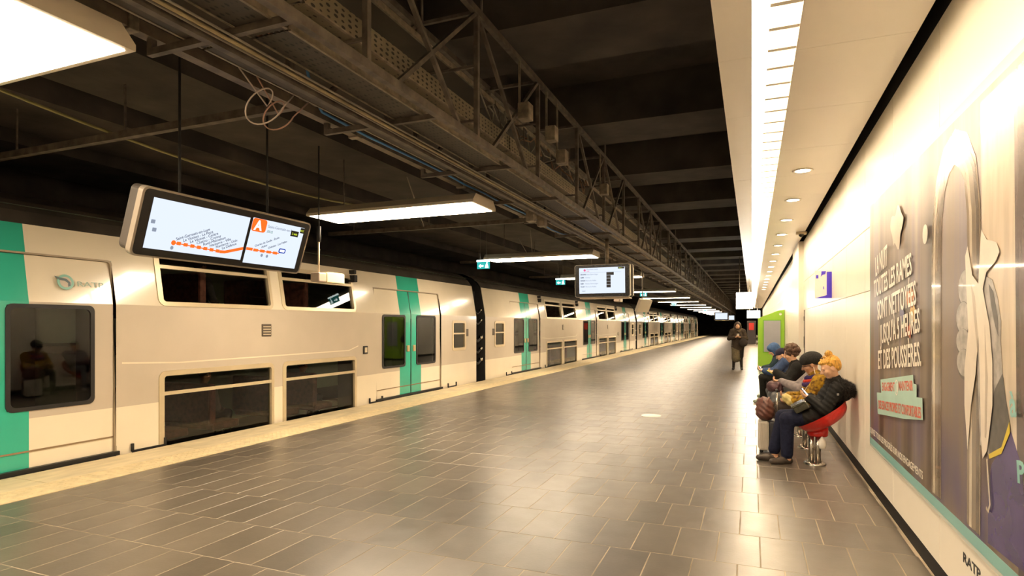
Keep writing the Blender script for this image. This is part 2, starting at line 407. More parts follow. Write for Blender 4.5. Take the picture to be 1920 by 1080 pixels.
def perf_material(name, base, dark, sc):
    m, nt, b = nodes_of(name); N, L = nt.nodes, nt.links
    g = N.new('ShaderNodeNewGeometry'); mp = N.new('ShaderNodeMapping'); mp.inputs['Scale'].default_value = (sc, sc * .5, sc); L.new(g.outputs['Position'], mp.inputs[0])
    vx = N.new('ShaderNodeTexVoronoi'); vx.inputs['Scale'].default_value = 1; vx.inputs['Randomness'].default_value = .15; L.new(mp.outputs[0], vx.inputs['Vector'])
    r = N.new('ShaderNodeMapRange'); r.inputs[1].default_value = .30; r.inputs[2].default_value = .36; L.new(vx.outputs['Distance'], r.inputs[0])
    nz = N.new('ShaderNodeTexNoise'); nz.inputs['Scale'].default_value = 4; L.new(g.outputs['Position'], nz.inputs['Vector'])
    mc = N.new('ShaderNodeMix'); mc.data_type = 'RGBA'; mc.inputs[6].default_value = (*base, 1); mc.inputs[7].default_value = (*[c * .45 for c in base], 1); L.new(nz.outputs[0], mc.inputs[0])
    mx = N.new('ShaderNodeMix'); mx.data_type = 'RGBA'; mx.inputs[6].default_value = (*dark, 1); L.new(mc.outputs[2], mx.inputs[7]); L.new(r.outputs[0], mx.inputs[0])
    L.new(mx.outputs[2], b.inputs['Base Color']); b.inputs['Roughness'].default_value = .6; b.inputs['Metallic'].default_value = .2
    return m
M_PERF = perf_material('perforated_tray', (.075, .060, .044), (.006, .005, .005), 30)
M_MESH = perf_material('yellow_mesh', (.27, .22, .14), (.015, .013, .010), 30)
def tray(x0, x1, z, mat, label, seg=3.0):
    r = empty('cable_tray', (0, 0, 0), label, 'cable tray')
    a = MB().box(x0, x1, 0, seg - .02, z, z + .004).build('tray_floor', mat, r); a.location = (0, YT0, 0)
    b = MB().box(x0 - .004, x0, 0, seg - .02, z, z + .06).box(x1, x1 + .004, 0, seg - .02, z, z + .06).box(x0 - .018, x0, 0, seg - .02, z - .004, z + .006).box(x1, x1 + .018, 0, seg - .02, z - .004, z + .006).build('tray_rim', M_GALV, r); b.location = (0, YT0, 0)
    y = YT0 + seg
    while y < YT1 - seg: inst(a, r, (0, y, 0)); inst(b, r, (0, y, 0)); y += seg
    return r
tray(-3.02, -2.86, 3.249, M_PERF, 'outermost perforated tray under the truss beside the lamp ends')
tray(-2.64, -2.40, 3.245, M_PERF, 'wide perforated tray resting on the truss bottom ties')
t4 = tray(-2.60, -2.30, 3.38, M_MESH, 'yellowish mesh tray above the truss bottom chord')
mw = None; y = YT0
while y < YT1 - 3:
    if mw is None: mw = MB().box(-2.296, -2.29, 0, 2.98, 3.38, 3.53).build('mesh_side', M_MESH, t4); mw.location = (0, y, 0)
    else: inst(mw, t4, (0, y, 0))
    y += 3
tray(-2.70, -2.45, 3.85, M_PERF, 'upper perforated tray hung inside the truss')
# brackets from the truss to the conduit
bk = MB().box(-3.34, -2.2, -.018, .018, 3.205, 3.246).box(-3.34, -3.30, -.018, .018, 3.22, 3.304); b0 = None
for i in range(0, 60):
    y = YV0 + i * PV + 1.0
    for ly in LAMP_Y:                           # brackets keep clear of the lamp ends
        if abs(y - ly) < .38: y = ly + .42
    if b0 is None: b0 = bk.build('bracket', M_GALVD, tr); b0.location = (0, y, 0)
    else: inst(b0, tr, (0, y, 0))
# square conduit
r = empty('steel_conduit', (0, 0, 0), 'square steel conduit running past the lamp ends', 'conduit')
MB().box(-3.36, -3.28, YT0, YT1, 3.30, 3.37).build('conduit_rail', P('conduit_steel', (.15, .115, .08), .55, .3, var=.4, scale=7), r)
cl = None
for i in range(40):
    if cl is None: cl = MB().bevbox(-3.375, -3.265, 0, .06, 3.285, 3.385, .006).build('clamp', M_GALV, r); cl.location = (0, -4 + i * 2.1, 0)
    else: inst(cl, r, (0, -4 + i * 2.1, 0))
for i in range(16):
    MB().tube([(-3.32, -4 + i * 6.3, 3.36), (-3.32, -4 + i * 6.3, 4.36)], .012, 6).build('hanger_rod', M_GALVD, r)
# cross steel angle under the long beams, with its hangers
for y in (3.9, 9.7, 15.5, 21.3):
    o = MB().box(-7.9, -3.3, y - .03, y + .03, 3.40, 3.43).box(-7.9, -3.3, y - .03, y - .024, 3.43, 3.47)
    for x in (-7.3, -5.6): o.bar((x, y, 3.43), (x, y, 3.93), .016)
    tag(o.build('steel_angle', M_GALVD), 'thin steel angle bar running crosswise under the ceiling', 'steel bar', 'steel angle bars across the track ceiling')
# cables
def wob(x, z, y0, y1, step, ax, az, seed):
    R_ = random.Random(seed); pts = []; y = y0
    while y <= y1: pts.append((x + R_.uniform(-ax, ax), y, z + R_.uniform(-az, az))); y += step
    return pts
cabs = [((.30, .24, .13), 'ochre'), ((.10, .08, .06), 'dark brown'), ((.035, .03, .027), 'black'), ((.22, .19, .15), 'dusty grey'), ((.25, .13, .07), 'rust red')]
n = 0
for zc, xs, place in ((3.253, (-2.998, -2.960, -2.922, -2.885), 'in the outermost tray of the truss'), (3.249, (-2.62, -2.58, -2.54, -2.50, -2.46, -2.42), 'in the wide perforated tray of the truss'), (3.176, (-2.74, -2.70, -2.66), 'slung under the truss'),
                      (3.384, (-2.56, -2.5, -2.42, -2.34), 'in the yellowish mesh tray of the truss'), (3.854, (-2.66, -2.6, -2.53, -2.48), 'in the upper tray of the truss')):
    for x in xs:
        c, cn = cabs[(n * 2 + n // 3) % 5]; rc = .008 + .0025 * (n % 3)
        o = MB().tube(wob(x, zc + (rc if zc != 3.176 else .028 - rc) + .001, YT0, YT1 - 4, .8, .004, .001, n), rc, 6).build('cable', P('cable_' + cn.replace(' ', '_'), c, .6, var=.3, scale=5))
        tag(o, cn + ' cable lying ' + place, 'cable', 'cables along the truss'); n += 1
BLUEC = P('cable_blue', (.06, .22, .50), .45, var=.1, scale=5)
pts = [(-3.16, 3.6, 3.62), (-3.22, 3.75, 3.44), (-3.25, 3.9, 3.34), (-3.235, 4.5, 3.315)] + wob(-3.237, 3.315, 5, 9.2, .5, .006, .012, 5) + [(-3.235, 9.8, 3.265), (-3.23, 10.4, 3.275), (-3.245, 11, 3.33)]
tag(MB().tube(pts, .012, 6).build('blue_cable', BLUEC), 'blue cable clipped along the steel conduit', 'cable')
pts = [(-5.9 + .12 * math.sin(t * 2.2), 1.3 + t * 9, 3.91 - .50 * max(0, math.sin(t * PI)) ** .7) for t in np.linspace(0, 1, 24)]
tag(MB().tube(pts, .014, 6).build('sagging_cable', P('cable_green', (.30, .27, .10), .5, var=.2, scale=4)), 'yellow-green cable sagging below the track ceiling', 'cable')
for q, (cx_, cy_, cz_, rad, col) in enumerate(((-3.10, 3.05, 3.13, .12, (.5, .42, .36)), (-3.12, 3.2, 3.12, .10, (.38, .22, .16)))):
    pts = [(cx_ + rad * .8 * math.sin(a) + .1 * a / 6, cy_ + rad * math.cos(a) * .9, cz_ - .06 + rad * .9 * math.sin(a * .9 + .4)) for a in np.linspace(0, 6.6, 26)]
    tag(MB().tube([(-3.036, cy_ - .2, 3.25)] + pts + [(-3.036, cy_ + .3, 3.25)], .005, 6).build('loose_wire', P('wire_%d' % q, col, .5, var=.1)), ('pale', 'pinkish')[q] + ' loose wire coil dangling from the outermost tray', 'wire')
for q, y in enumerate((7.9, 13.4, 19.3)):
    pts = [(-4.95 - .8 * t, y + 1.4 * math.sin(t * 2), 3.90 - .55 * math.sin(t * PI)) for t in np.linspace(0, 1, 16)]
    tag(MB().tube(pts, .009, 6).build('drooping_cable', MATS['cable_dusty_grey']), 'thin grey cable drooping between two light panels', 'cable', 'cables drooping between light panels')
# tangled wires on the upper tray
for q in range(9):
    R_ = random.Random(40 + q); y_ = 5.2 + q * .42
    pts = [(-2.32 + R_.uniform(-.1, .05), y_ + .6 * t + R_.uniform(-.12, .12), 3.66 + R_.uniform(-.10, .12)) for t in np.linspace(0, 1, 9)]
    sm = []
    for i in range(len(pts) - 1):
        for t in (0, .33, .66): sm.append(tuple(Vector(pts[i]).lerp(Vector(pts[i + 1]), t)))
    tag(MB().tube([(-2.424, y_ - .1, 3.85), (-2.40, y_ - .06, 3.80)] + sm + [(-2.40, y_ + .76, 3.80), (-2.424, y_ + .8, 3.85)], .008, 6).build('tangled_wire', MATS['cable_' + ('dusty_grey', 'dark_brown', 'rust_red')[q % 3]]), ('dusty grey', 'dark brown', 'rust red')[q % 3] + ' wire tangled beside the upper tray of the truss', 'wire', 'tangled wires on the truss')
# junction boxes on the truss
for q, (y, x, z) in enumerate(((5.6, -2.12, 3.75), (6.45, -2.12, 3.78), (6.85, -2.12, 3.62), (9.05, -2.12, 3.7), (8.0, -2.94, 3.165), (8.45, -2.93, 3.165))):
    o = MB().bevbox(x - .06, x + .06, y - .07, y + .07, z - .08, z + .083, .008)
    if z > 3.5: o.bar((-2.185, y, z - .06), (-2.185, y, ZT - .02), .02)          # carrier strip up to the top chord
    o = o.build('junction_box', M_GALV)
    tag(o, 'small grey junction box fixed to the side of the cable truss' if z > 3.5 else 'small grey junction box under the outermost tray', 'box', 'junction boxes on the truss')

# ------------------------------------------------------------------ signs and screens
SCR = EM('screen_white', (.80, .88, 1.0), .36)
INK = EM('screen_ink', (.10, .12, .2), 0.21); ORG = EM('screen_orange', (1.0, .16, .02), 0.42); YEL = EM('screen_yellow', (.75, .9, .05), 0.42); NAVY = EM('screen_navy', (.02, .05, .35), 0.42)
DARKS = P('screen_dark', (.01, .01, .012), .3); GREYT = EM('screen_grey', (.35, .4, .5), 0.29); WHT = EM('screen_paper', (1, 1, 1), 0.50); PINK = EM('screen_pink', (.8, .12, .3), 0.38)
# double screen facing the platform: local x along +Y, y up in the screen plane
ds = empty('double_information_screen', (-4.6, 4.18, 2.16), 'wide tilted double screen showing an orange train line', 'screen')
SXV = Vector((0, 1, 0)); SYV = Vector((.18, 0, .54)).normalized(); SNV = SXV.cross(SYV)
MS = frame((-4.6, 3.23, 2.16), SXV, SYV); MS = Matrix.Translation((4.6, -4.18, -2.16)) @ MS
SW, SH = 1.91, .57
def rr(x0, x1, y0, y1, r, n=5):
    o = []
    for cx_, cy_, a0 in ((x1 - r, y1 - r, 0), (x0 + r, y1 - r, 90), (x0 + r, y0 + r, 180), (x1 - r, y0 + r, 270)):
        for k_ in range(n + 1): a = math.radians(a0 + 90 * k_ / n); o.append((cx_ + r * math.cos(a), cy_ + r * math.sin(a)))
    return o
def flat(mb, M, poly, z0, z1, mi=0):
    t = MB().prism(poly, 'z', z0, z1); return mb.add([M @ Vector(p) for p in t.v], t.f, mi)
def R4(x0, x1, y0, y1): return [(x0, y0), (x1, y0), (x1, y1), (x0, y1)]
flat(MB(), MS, rr(0, SW, 0, SH, .05), -.055, 0).build('case', P('screen_case', (.34, .29, .23), .35, .4, var=.05), ds)
flat(MB(), MS, rr(.02, SW - .02, .015, SH - .015, .04), -.05, .003).build('bezel', M_BLACKG, ds)
g1 = flat(MB(), MS, R4(.10, 1.085, .075, SH - .075), 0, .005).build('left_display', SCR, ds)
g2 = flat(MB(), MS, R4(1.12, SW - .09, .055, SH - .065), 0, .005).build('right_display', SCR, ds)
flat(MB(), MS, rr(.02, SW - .02, .02, SH - .01, .05), -.17, -.055).build('rear_case', P('rear_case_brown', (.06, .05, .042), .5), ds)
for x in (.45, 1.45):
    p = MS @ Vector((x, SH - .1, -.15)); MB().tube([p, (p.x, p.y, 4.36 - 2.16)], .011, 8).build('hanger_post', M_BLACK, ds)
Z5 = .0055
def seg(mb, x0, y0, x1, y1, wd, gap=0):
    v = Vector((x1 - x0, y1 - y0)); L_ = v.length; v.normalize(); n_ = Vector((-v.y, v.x)) * wd / 2; a = Vector((x0, y0)); b = Vector((x1, y1))
    flat(mb, MS, [tuple(a - n_), tuple(b - n_), tuple(b + n_), tuple(a + n_)], Z5, Z5 + .001); return mb
ln = MB()
for i in range(7): seg(ln, .385 + .067 * i, .150 - .003 * i, .425 + .067 * i, .150 - .003 * i, .03); seg(ln, .37 + .067 * i, .150 - .003 * i, .437 + .067 * i, .147 - .003 * i, .010)
flat(ln, MS, [(.355 + .022 * math.cos(a), .150 + .022 * math.sin(a)) for a in np.linspace(0, 2 * PI, 13)[:-1]], Z5, Z5 + .001)
seg(ln, .83, .128, .89, .132, .028); seg(ln, .885, .131, 1.085, .192, .028)
ln.build('route_line', ORG, g1)
ln = MB(); seg(ln, 1.12, .196, 1.2, .196, .028)
for i in range(4): seg(ln, 1.21 + .085 * i, .193, 1.27 + .085 * i, .193, .028); seg(ln, 1.21 + .085 * i, .193, 1.295 + .085 * i, .193, .009)
ln.build('route_line', ORG, g2)
for i, s_ in enumerate(('Saint-Germain-en-Laye', 'Le Vésinet - Le Pecq', 'Le Vésinet - Centre', 'Chatou - Croissy', 'Rueil-Malmaison', 'Nanterre - Ville', 'Nanterre - Univ.', 'La Défense')):
    text('station_name', s_, .036, MS @ Matrix.Translation((.375 + .068 * i, .172 - .003 * i, Z5)) @ Matrix.Rotation(.42, 4, 'Z'), INK, g1)
for i, s_ in enumerate(('Charles de Gaulle - Étoile', 'Auber', 'Châtelet - Les Halles')):
    text('station_name', s_, .030, MS @ Matrix.Translation((1.22 + .085 * i, .222, Z5)) @ Matrix.Rotation(.42, 4, 'Z'), INK, g2)
flat(MB(), MS, rr(1.535, 1.63, .20, .25, .018), Z5, Z5 + .001).build('current_station_badge', NAVY, g2)
flat(MB(), MS, rr(1.55, 1.615, .212, .238, .008), Z5 + .001, Z5 + .002).build('badge_face', WHT, g2)
flat(MB(), MS, rr(1.12, 1.30, .375, SH - .066, .03), Z5, Z5 + .001).build('line_badge', ORG, g2)
text('line_letter', 'A', .135, MS @ Matrix.Translation((1.155, .392, Z5 + .001)), WHT, g2, bold=.004)
text('destination', 'Saint-Germain-en-Laye', .042, MS @ Matrix.Translation((1.32, .435, Z5)), GREYT, g2)
text('destination', 'ZEUS', .034, MS @ Matrix.Translation((1.32, .385, Z5)), P('screen_teal', (.1, .4, .4), .5), g2)
flat(MB(), MS, R4(1.64, 1.75, .395, .455), Z5, Z5 + .001).build('time_box', DARKS, g2)
text('minutes', '2 min', .034, MS @ Matrix.Translation((1.657, .412, Z5 + .001)), YEL, g2)
flat(MB(), MS, R4(1.765, 1.82, .445, .502), Z5, Z5 + .001).build('clock_box', DARKS, g2)
text('clock', '8:12', .027, MS @ Matrix.Translation((1.767, .462, Z5 + .001)), YEL, g2)
for x, y in ((.135, .30), (.16, .235)): flat(MB(), MS, rr(x - .018, x + .018, y - .016, y + .016, .005), Z5, Z5 + .001).build('small_icon', GREYT, g1)
for x, y, g_ in ((.35, .105, g1), (1.33, .15, g2), (1.4, .148, g2)): flat(MB(), MS, [(x + .015 * math.cos(a), y + .017 * math.sin(a)) for a in np.linspace(0, 2 * PI, 10)[:-1]], Z5, Z5 + .001).build('transfer_icon', GREYT, g_)

def hanging_screen(loc, label, detailed, scale=1.0, rz=0.0):
    r = empty('hanging_monitor', loc, label, 'screen'); r.rotation_euler.z = rz; r.scale = (scale,) * 3
    M = frame((-.53, 0, -.31), (1, 0, 0), (0, -.05, 1)); W, H = 1.06, .62
    flat(MB(), M, rr(0, W, 0, H, .04), -.10, 0).build('case', P('monitor_case', (.30, .27, .23), .4, .4), r)
    flat(MB(), M, rr(.012, W - .012, .012, H - .012, .035), -.02, .003).build('bezel', M_BLACKG, r)
    d = flat(MB(), M, R4(.09, W - .09, .075, H - .06), 0, .005).build('display', SCR, r)
    flat(MB(), M, rr(.0, W, 0, H, .04), -.36, -.26).build('rear_monitor_case', MATS['monitor_case'], r)
    flat(MB(), M, R4(.2, W - .2, .15, H - .1), -.27, -.09).build('bracket_box', M_BLACK, r)
    MB().tube([(.05, .18, .2), (.05, .18, (3.248 - loc[2]) / scale)], .035, 10).build('hanger_post', M_GALV, r)
    MB().box(-.45, .5, .05, .3, -.335, -.31).build('lower_shelf', M_BEIGE, r)
    if detailed:
        T = lambda x, y, z=.0055: M @ Matrix.Translation((x, y, z))
        flat(MB(), M, [(.20 + .022 * math.cos(a), .515 + .022 * math.sin(a)) for a in np.linspace(0, 2 * PI, 14)[:-1]], .0055, .0065).build('line_badge', PINK, d)
        text('header', 'Prochains trains', .034, T(.24, .52), GREYT, d); text('header', 'RER', .03, T(.24, .486), PINK, d)
        flat(MB(), M, R4(.1, .9, .468, .471), .0055, .0065).build('rule', GREYT, d)
        flat(MB(), M, R4(.84, .96, .525, .557), .0055, .0065).build('clock_box', DARKS, d)
        text('clock', '8:12', .026, T(.86, .532, .007), YEL, d)
        for i, (a, b_) in enumerate((('UDON', 'Boissy-Saint-Léger'), ('QBIK', 'Chessy'), ('NAGA', 'Marne-la-Vallée'), ('DJIN', 'Boissy-Saint-Léger'), ('OLAF', 'Marne-la-Vallée'))):
            yy = .425 - i * .058
            text('train_code', a, .032, T(.115, yy), INK, d, bold=.001); text('train_destination', b_, .034, T(.21, yy), GREYT, d)
            flat(MB(), M, R4(.62, .76 if i == 0 else .70, yy - .012, yy + .042), .0055, .0065).build('time_box', DARKS, d)
        text('note', 'à quai', .03, T(.14, .115), INK, d)
    return r
hanging_screen((-2.62, 11.0, 2.44), 'black bordered monitor listing trains, hung below the truss', True, 1.0, -.02)
hanging_screen((-2.62, 58.0, 2.44), 'small lit monitor hung far along the platform beyond the standing person', False, 1.2)
hanging_screen((-2.4, 75.0, 2.5), 'tiny lit monitor hung above the far end of the platform', False, 1.0)
# rear of another twin screen, seen edge-on, hanging lower
o = empty('angled_screen_back', (-3.05, 18.2, 2.2), 'pale tilted back of a screen hung by the carriages', 'screen')
M = frame((0, 0, 0), (.25, .97, 0), (.35, 0, .94))
flat(MB(), M, rr(-.42, .42, -.2, .2, .04), -.04, .04).build('case', P('pale_case', (.62, .56, .48), .4, .2), o)
MB().tube([(-.035, 0, .05), (-.035, 0, 2.16)], .018).build('hanger_post', M_GALVD, o)
# speaker box hung beside the double screen, and one under the monitor
def hang_box(loc, top, label, sx=.36):
    r = empty('hanging_speaker', loc, label, 'speaker')
    MB().bevbox(-.07, .07, -.10, .05, 0, .12, .015).build('joint_box', P('dull_pink', (.42, .32, .25), .5), r)
    MB().bevbox(-.07, .07, .06, .06 + sx, .0, .13, .012).build('speaker_body', P('pale_box', (.72, .60, .38), .4), r)
    MB().box(-.06, .06, .1, .04 + sx, .13, .142).build('lid', M_BEIGE, r)
    MB().tube([(0, -.02, .1), (0, -.02, .55)], .012).build('stem', M_BEIGE, r)
    MB().tube([(0, -.02, .52), (0, -.02, .72)], .026).build('stem_sleeve', M_BLACK, r); MB().tube([(0, -.02, .7), (0, -.02, top - loc[2])], .009).build('upper_stem', M_BLACK, r)
hang_box((-5.2, 6.2, 2.16), 3.93, 'beige speaker box hung on a rod beside the wide double screen')
hang_box((-3.16, 14.9, 2.2), 4.36, 'pale box hung on a post behind the train monitor', .3)
# exit signs
TEAL = EM('exit_teal', (.04, .45, .42), 0.40); EXW = EM('exit_white', (.85, .95, .9), 2.2)
def exit_sign(loc, label, top=3.93, s=.78):
    r = empty('exit_sign', loc, label, 'exit sign', 'exit signs hung along the track side'); r.scale = (s, s, s)
    MB().bevbox(-.2, .2, -.03, .03, .12, .17, .006).build('lamp_cap', EXW, r)
    f_ = MB().box(-.19, .19, -.012, .012, -.08, .12).build('sign_plate', TEAL, r)
    MB().prism([(.06, -.06), (.10, -.06), (.11, .0), (.13, -.06), (.16, -.06), (.13, .05), (.10, .06), (.07, .02)], 'y', -.016, -.0125).box(.10, .13, -.016, -.0125, .07, .10).build('running_figure', EXW, f_)
    MB().prism([(-.14, 0), (-.08, .05), (-.08, .02), (0, .02), (0, -.02), (-.08, -.02), (-.08, -.05)], 'y', -.016, -.0125).build('arrow', EXW, f_)
    for x in (-.1, .1): MB().tube([(x, 0, .16), (x, 0, (top - loc[2]) / s)], .005, 6).build('hanger_rod', M_GALVD, r)
exit_sign((-5.45, 11.8, 2.90), 'teal exit sign hung just under the end of a light panel')
exit_sign((-5.5, 17.6, 2.92), 'teal exit sign hung left of the train monitor')
for y, x in ((25.6, -4.3), (38.8, -4.6), (57.5, -4.0)): exit_sign((x, y, 2.9), 'small teal exit sign hung among the distant light panels', 4.36)
# lit boxes at the far end of the soffit
for q, (x0, x1, y, z0, z1, lb) in enumerate(((-.60, .02, 26.0, 2.28, 2.94, 'large glowing white sign box hung under the far soffit'), (-.22, .35, 30.5, 1.95, 2.3, 'smaller glowing white sign box hung behind the larger one'))):
    r = empty('lit_sign_box', ((x0 + x1) / 2, y, z0), lb, 'sign')
    xx = (x1 - x0) / 2
    MB().bevbox(-xx, xx, -.06, .06, 0, z1 - z0, .01).build('sign_face', EM('lit_sign', (1, .96, .86), 6.0), r)
    for x in (-xx * .6, xx * .6): MB().tube([(x, 0, z1 - z0 - .01), (x, 0, 3.72 - z0 if x > -.1 else 4.42 - z0)], .012).build('hanger_rod', M_GALV, r)
    MB().box(-xx - .01, xx + .01, -.07, .07, -.012, .0).build('lower_edge', P('sign_yellow', (.75, .6, .1), .4), r)
# blue and white flag sign on the wall
r = empty('wall_flag_sign', (.975, 9.8, 2.0), 'small blue and white flag sign jutting from the cream wall', 'sign')
MB().box(-.115, .115, -.015, .015, 0, .40).build('sign_plate', P('flag_white', (.86, .84, .80), .35), r)
BL = P('flag_blue', (.07, .035, .62), .35)
MB().box(.04, .11, -.019, -.0151, .05, .385).build('blue_bar', BL, r)
MB().prism([(-.04, .31), (-.03, .36), (-.03, .395), (.03, .395), (.02, .35), (-.02, .34)], 'y', -.019, -.0151).box(-.10, -.07, -.019, -.0151, .29, .34).prism([(-.11, .0), (.11, .0), (.11, .06), (.06, .055), (.02, .035), (-.04, .02)], 'y', -.019, -.0151).box(-.005, .005, -.019, -.0151, .13, .17).build('blue_marks', BL, r)
MB().box(.10, .11, -.01, .01, .1, .3).build('wall_bracket', M_GALV, r)
# small camera on the soffit edge
r = empty('dome_camera', (.93, 13.4, SZ), 'small pale camera fixed at the soffit edge by the wall', 'camera')
MB().bevbox(-.1, .1, -.08, .08, -.05, 0, .012).build('base', M_BEIGE, r); MB().lathe([(.05, -.05), (.045, -.08), (.02, -.1), (0.001, -.102)], 16).build('dome', M_BLACKG, r)
# plain white disc, flat on the floor tiles
tag(MB().lathe([(.001, .004), (.17, .004), (.175, .0005)], 40, Matrix.Translation((-1.66, 10.68, 0))).build('floor_disc', P('floor_disc', (.80, .76, .68), .35, var=.04)), 'round white disc on the tiled floor', 'sticker')

# ------------------------------------------------------------------ double-deck train
T_WHITE = P('train_cream', (.76, .68, .53), .17, var=.04, scale=1.3, coat=.5)
T_GREY = P('train_grey', (.52, .45, .36), .20, var=.05, scale=1.1, coat=.4)
T_GREEN = P('train_green', (.035, .40, .28), .18, var=.06, scale=1.5, coat=.5)
T_FRAME = P('window_frame_beige', (.60, .50, .33), .3, .3, var=.06, scale=3)
T_RUB = P('black_rubber', (.012, .011, .01), .5)
T_ROOF = P('train_roof', (.055, .045, .034), .6, var=.4, scale=2)
T_GL = GLASS('train_glass', (.62, .62, .55)); T_GLD = GLASS('door_glass', (.55, .54, .48))
T_IN = P('interior_green', (.28, .35, .25), .5, var=.12, scale=2); T_IN2 = P('interior_cream', (.35, .29, .20), .5, var=.1, scale=2)
T_SEAT = P('seat_brown', (.16, .05, .04), .7, var=.4, scale=14); T_FLOOR = P('train_floor', (.05, .045, .04), .6, var=.2)
CL = 24.4
def prof(z): return 0.0 if z <= 1.86 else -(z - 1.86) / .86 * .15
def side_cells(mb, y0, y1, z0, z1, holes, mat, off=0, extra_y=(), zb=(.58, 1.86)):
    ys = sorted({y0, y1, *[h for q in holes for h in q[:2]], *extra_y}); zs = sorted({z0, z1, *[h for q in holes for h in q[2:]], *zb})
    ys = [a for a in ys if y0 <= a <= y1]; zs = [a for a in zs if z0 <= a <= z1]
    for a, b in zip(ys, ys[1:]):
        for c, d in zip(zs, zs[1:]):
            my, mz = (a + b) / 2, (c + d) / 2
            if any(q[0] < my < q[1] and q[2] < mz < q[3] for q in holes): continue
            mb.quad((prof(c) + off, a, c), (prof(c) + off, b, c), (prof(d) + off, b, d), (prof(d) + off, a, d), mat(my, mz))
    return mb
def ring(mb, outer, inner, o0, o1, mi=0):
    """flat ring on the car side between two outlines of equal length, standing from o0 to o1 off the side"""
    n = len(outer); V = []
    for poly, off in ((outer, o1), (inner, o1), (inner, o0), (outer, o0)): V += [(prof(z) + off, y, z) for y, z in poly]
    F = []
    for k in range(3):
        F += [(k * n + i, k * n + (i + 1) % n, (k + 1) * n + (i + 1) % n, (k + 1) * n + i) for i in range(n)]
    F += [(3 * n + i, 3 * n + (i + 1) % n, (i + 1) % n, i) for i in range(n)]
    return mb.add(V, F, mi)
def pane(poly, off): return MB().add([(prof(z) + off, y, z) for y, z in poly], [tuple(range(len(poly)))])
def band(y, z): return 0 if (z < .58 or z > 1.86) else 1
DWH, GH = 1.40, .46          # half door width, half green stripe
def make_car(mid, smalls=(1.07, 23.33), wins=None, name='train_carriage', logo=False):
    r = empty(name)
    doors = (3.5, mid, 20.94)
    wins = wins or ((5.62, 7.68), (7.86, 9.88), (mid + 1.75, mid + 3.75), (mid + 3.95, mid + 5.95))
    holes = [(c - DWH, c + DWH, -.02, 2.40) for c in doors]
    for a, b in wins: holes += [(a + .03, b - .03, -.30, .93), (a + .03, b - .03, 1.90, 2.55)]
    for c in smalls: holes.append((c - .36, c + .36, .98, 1.68))
    shell = MB()
    def mat(y, z):
        if any(abs(y - c) < GH for c in doors): return 2
        return band(y, z)
    side_cells(shell, 0, CL, -.5, 2.72, holes, mat, extra_y=[c + s_ * GH for c in doors for s_ in (-1, 1)])
    shell.build('body_side', [T_WHITE, T_GREY, T_GREEN], r)
    rf = MB()
    arc = [(-.15, 2.72), (-.27, 2.88), (-.46, 3.02), (-.75, 3.14), (-1.4, 3.2), (-2.05, 3.14), (-2.34, 3.02), (-2.5, 2.88), (-2.58, 2.72)]
    for (xa, za), (xb, zb_) in zip(arc, arc[1:]): rf.quad((xa, 0, za), (xa, CL, za), (xb, CL, zb_), (xb, 0, zb_))
    rf.build('roof', T_ROOF, r)
    MB().box(-2.82, -2.78, 0, CL, -.5, 2.75).build('far_side', T_IN, r)
    MB().box(-2.7, -.06, 0, CL, -1.1, -.5).build('underframe', T_ROOF, r)
    for y in (0, CL): MB().prism([(-.02, -.5), (-.02, 1.86), (-.17, 2.72), (-.46, 3.0), (-1.4, 3.18), (-2.34, 3.0), (-2.58, 2.72), (-2.78, 1.75), (-2.78, -.5)], 'y', y - .015, y + .015).build('car_end', M_BLACK, r)
    # interior decks
    segs = [(.02, doors[0] - DWH - .1, 0), (doors[0] - DWH - .1, doors[0] + DWH + .1, 1), (doors[0] + DWH + .1, mid - DWH - .1, 2), (mid - DWH - .1, mid + DWH + .1, 1), (mid + DWH + .1, doors[2] - DWH - .1, 2), (doors[2] - DWH - .1, doors[2] + DWH + .1, 1), (doors[2] + DWH + .1, CL - .02, 0)]
    dk = MB(); wl = MB()
    for a, b, kd in segs:
        if kd == 2:
            dk.box(-2.78, -.05, a, b, -.42, -.36); dk.box(-2.78, -.06, a, b, 1.22, 1.32)
        else:
            dk.box(-2.78, -.05, a, b, -.02, .03); wl.box(-2.7, -.3, a, b, 2.38, 2.42)
        for yy in (a, b): wl.box(-2.78, -1.75, yy - .02, yy + .02, -.35, 2.9); wl.box(-.9, -.3, yy - .02, yy + .02, -.35, 2.6)
    wl.quad((-2.6, 0, 2.95), (-.3, 0, 2.95), (-.3, CL, 2.95), (-2.6, CL, 2.95))
    dk.build('deck', T_FLOOR, r); wl.build('partition', T_IN, r)
    st = MB().bevbox(-1.15, -.12, -.25, .25, .38, .50, .03).bevbox(-1.15, -.12, -.30, -.18, .45, 1.08, .04); s0 = None
    for a, b in wins:
        for zf in (-.36, 1.32):
            for yy in (a + .35, a + 1.25):
                if s0 is None: s0 = st.build('seat', T_SEAT, r); s0.location = (-.05 if zf < 0 else -.25, yy, zf)
                else: inst(s0, r, (-.05 if zf < 0 else -.25, yy, zf))
    # windows
    for a, b in wins:
        for z0, z1, tz in ((-.34, .99, .66), (1.86, 2.60, 2.37)):
            f_ = ring(MB(), rr(a, b, z0, z1, .10), rr(a + .075, b - .055, z0 + .06, z1 - .07, .04), -.05, .012).build('window_frame', T_FRAME, r)
            pane(rr(a + .05, b - .03, z0 + .04, z1 - .05, .03), -.03).build('pane', T_GL, f_)
            MB().quad((prof(tz) + .006, a + .07, tz), (prof(tz) + .006, b - .05, tz), (prof(tz + .05) + .006, b - .05, tz + .05), (prof(tz + .05) + .006, a + .07, tz + .05)).quad((prof(tz) - .02, a + .07, tz), (prof(tz) - .02, b - .05, tz), (prof(tz) + .006, b - .05, tz), (prof(tz) + .006, a + .07, tz)).build('transom', T_FRAME, f_)
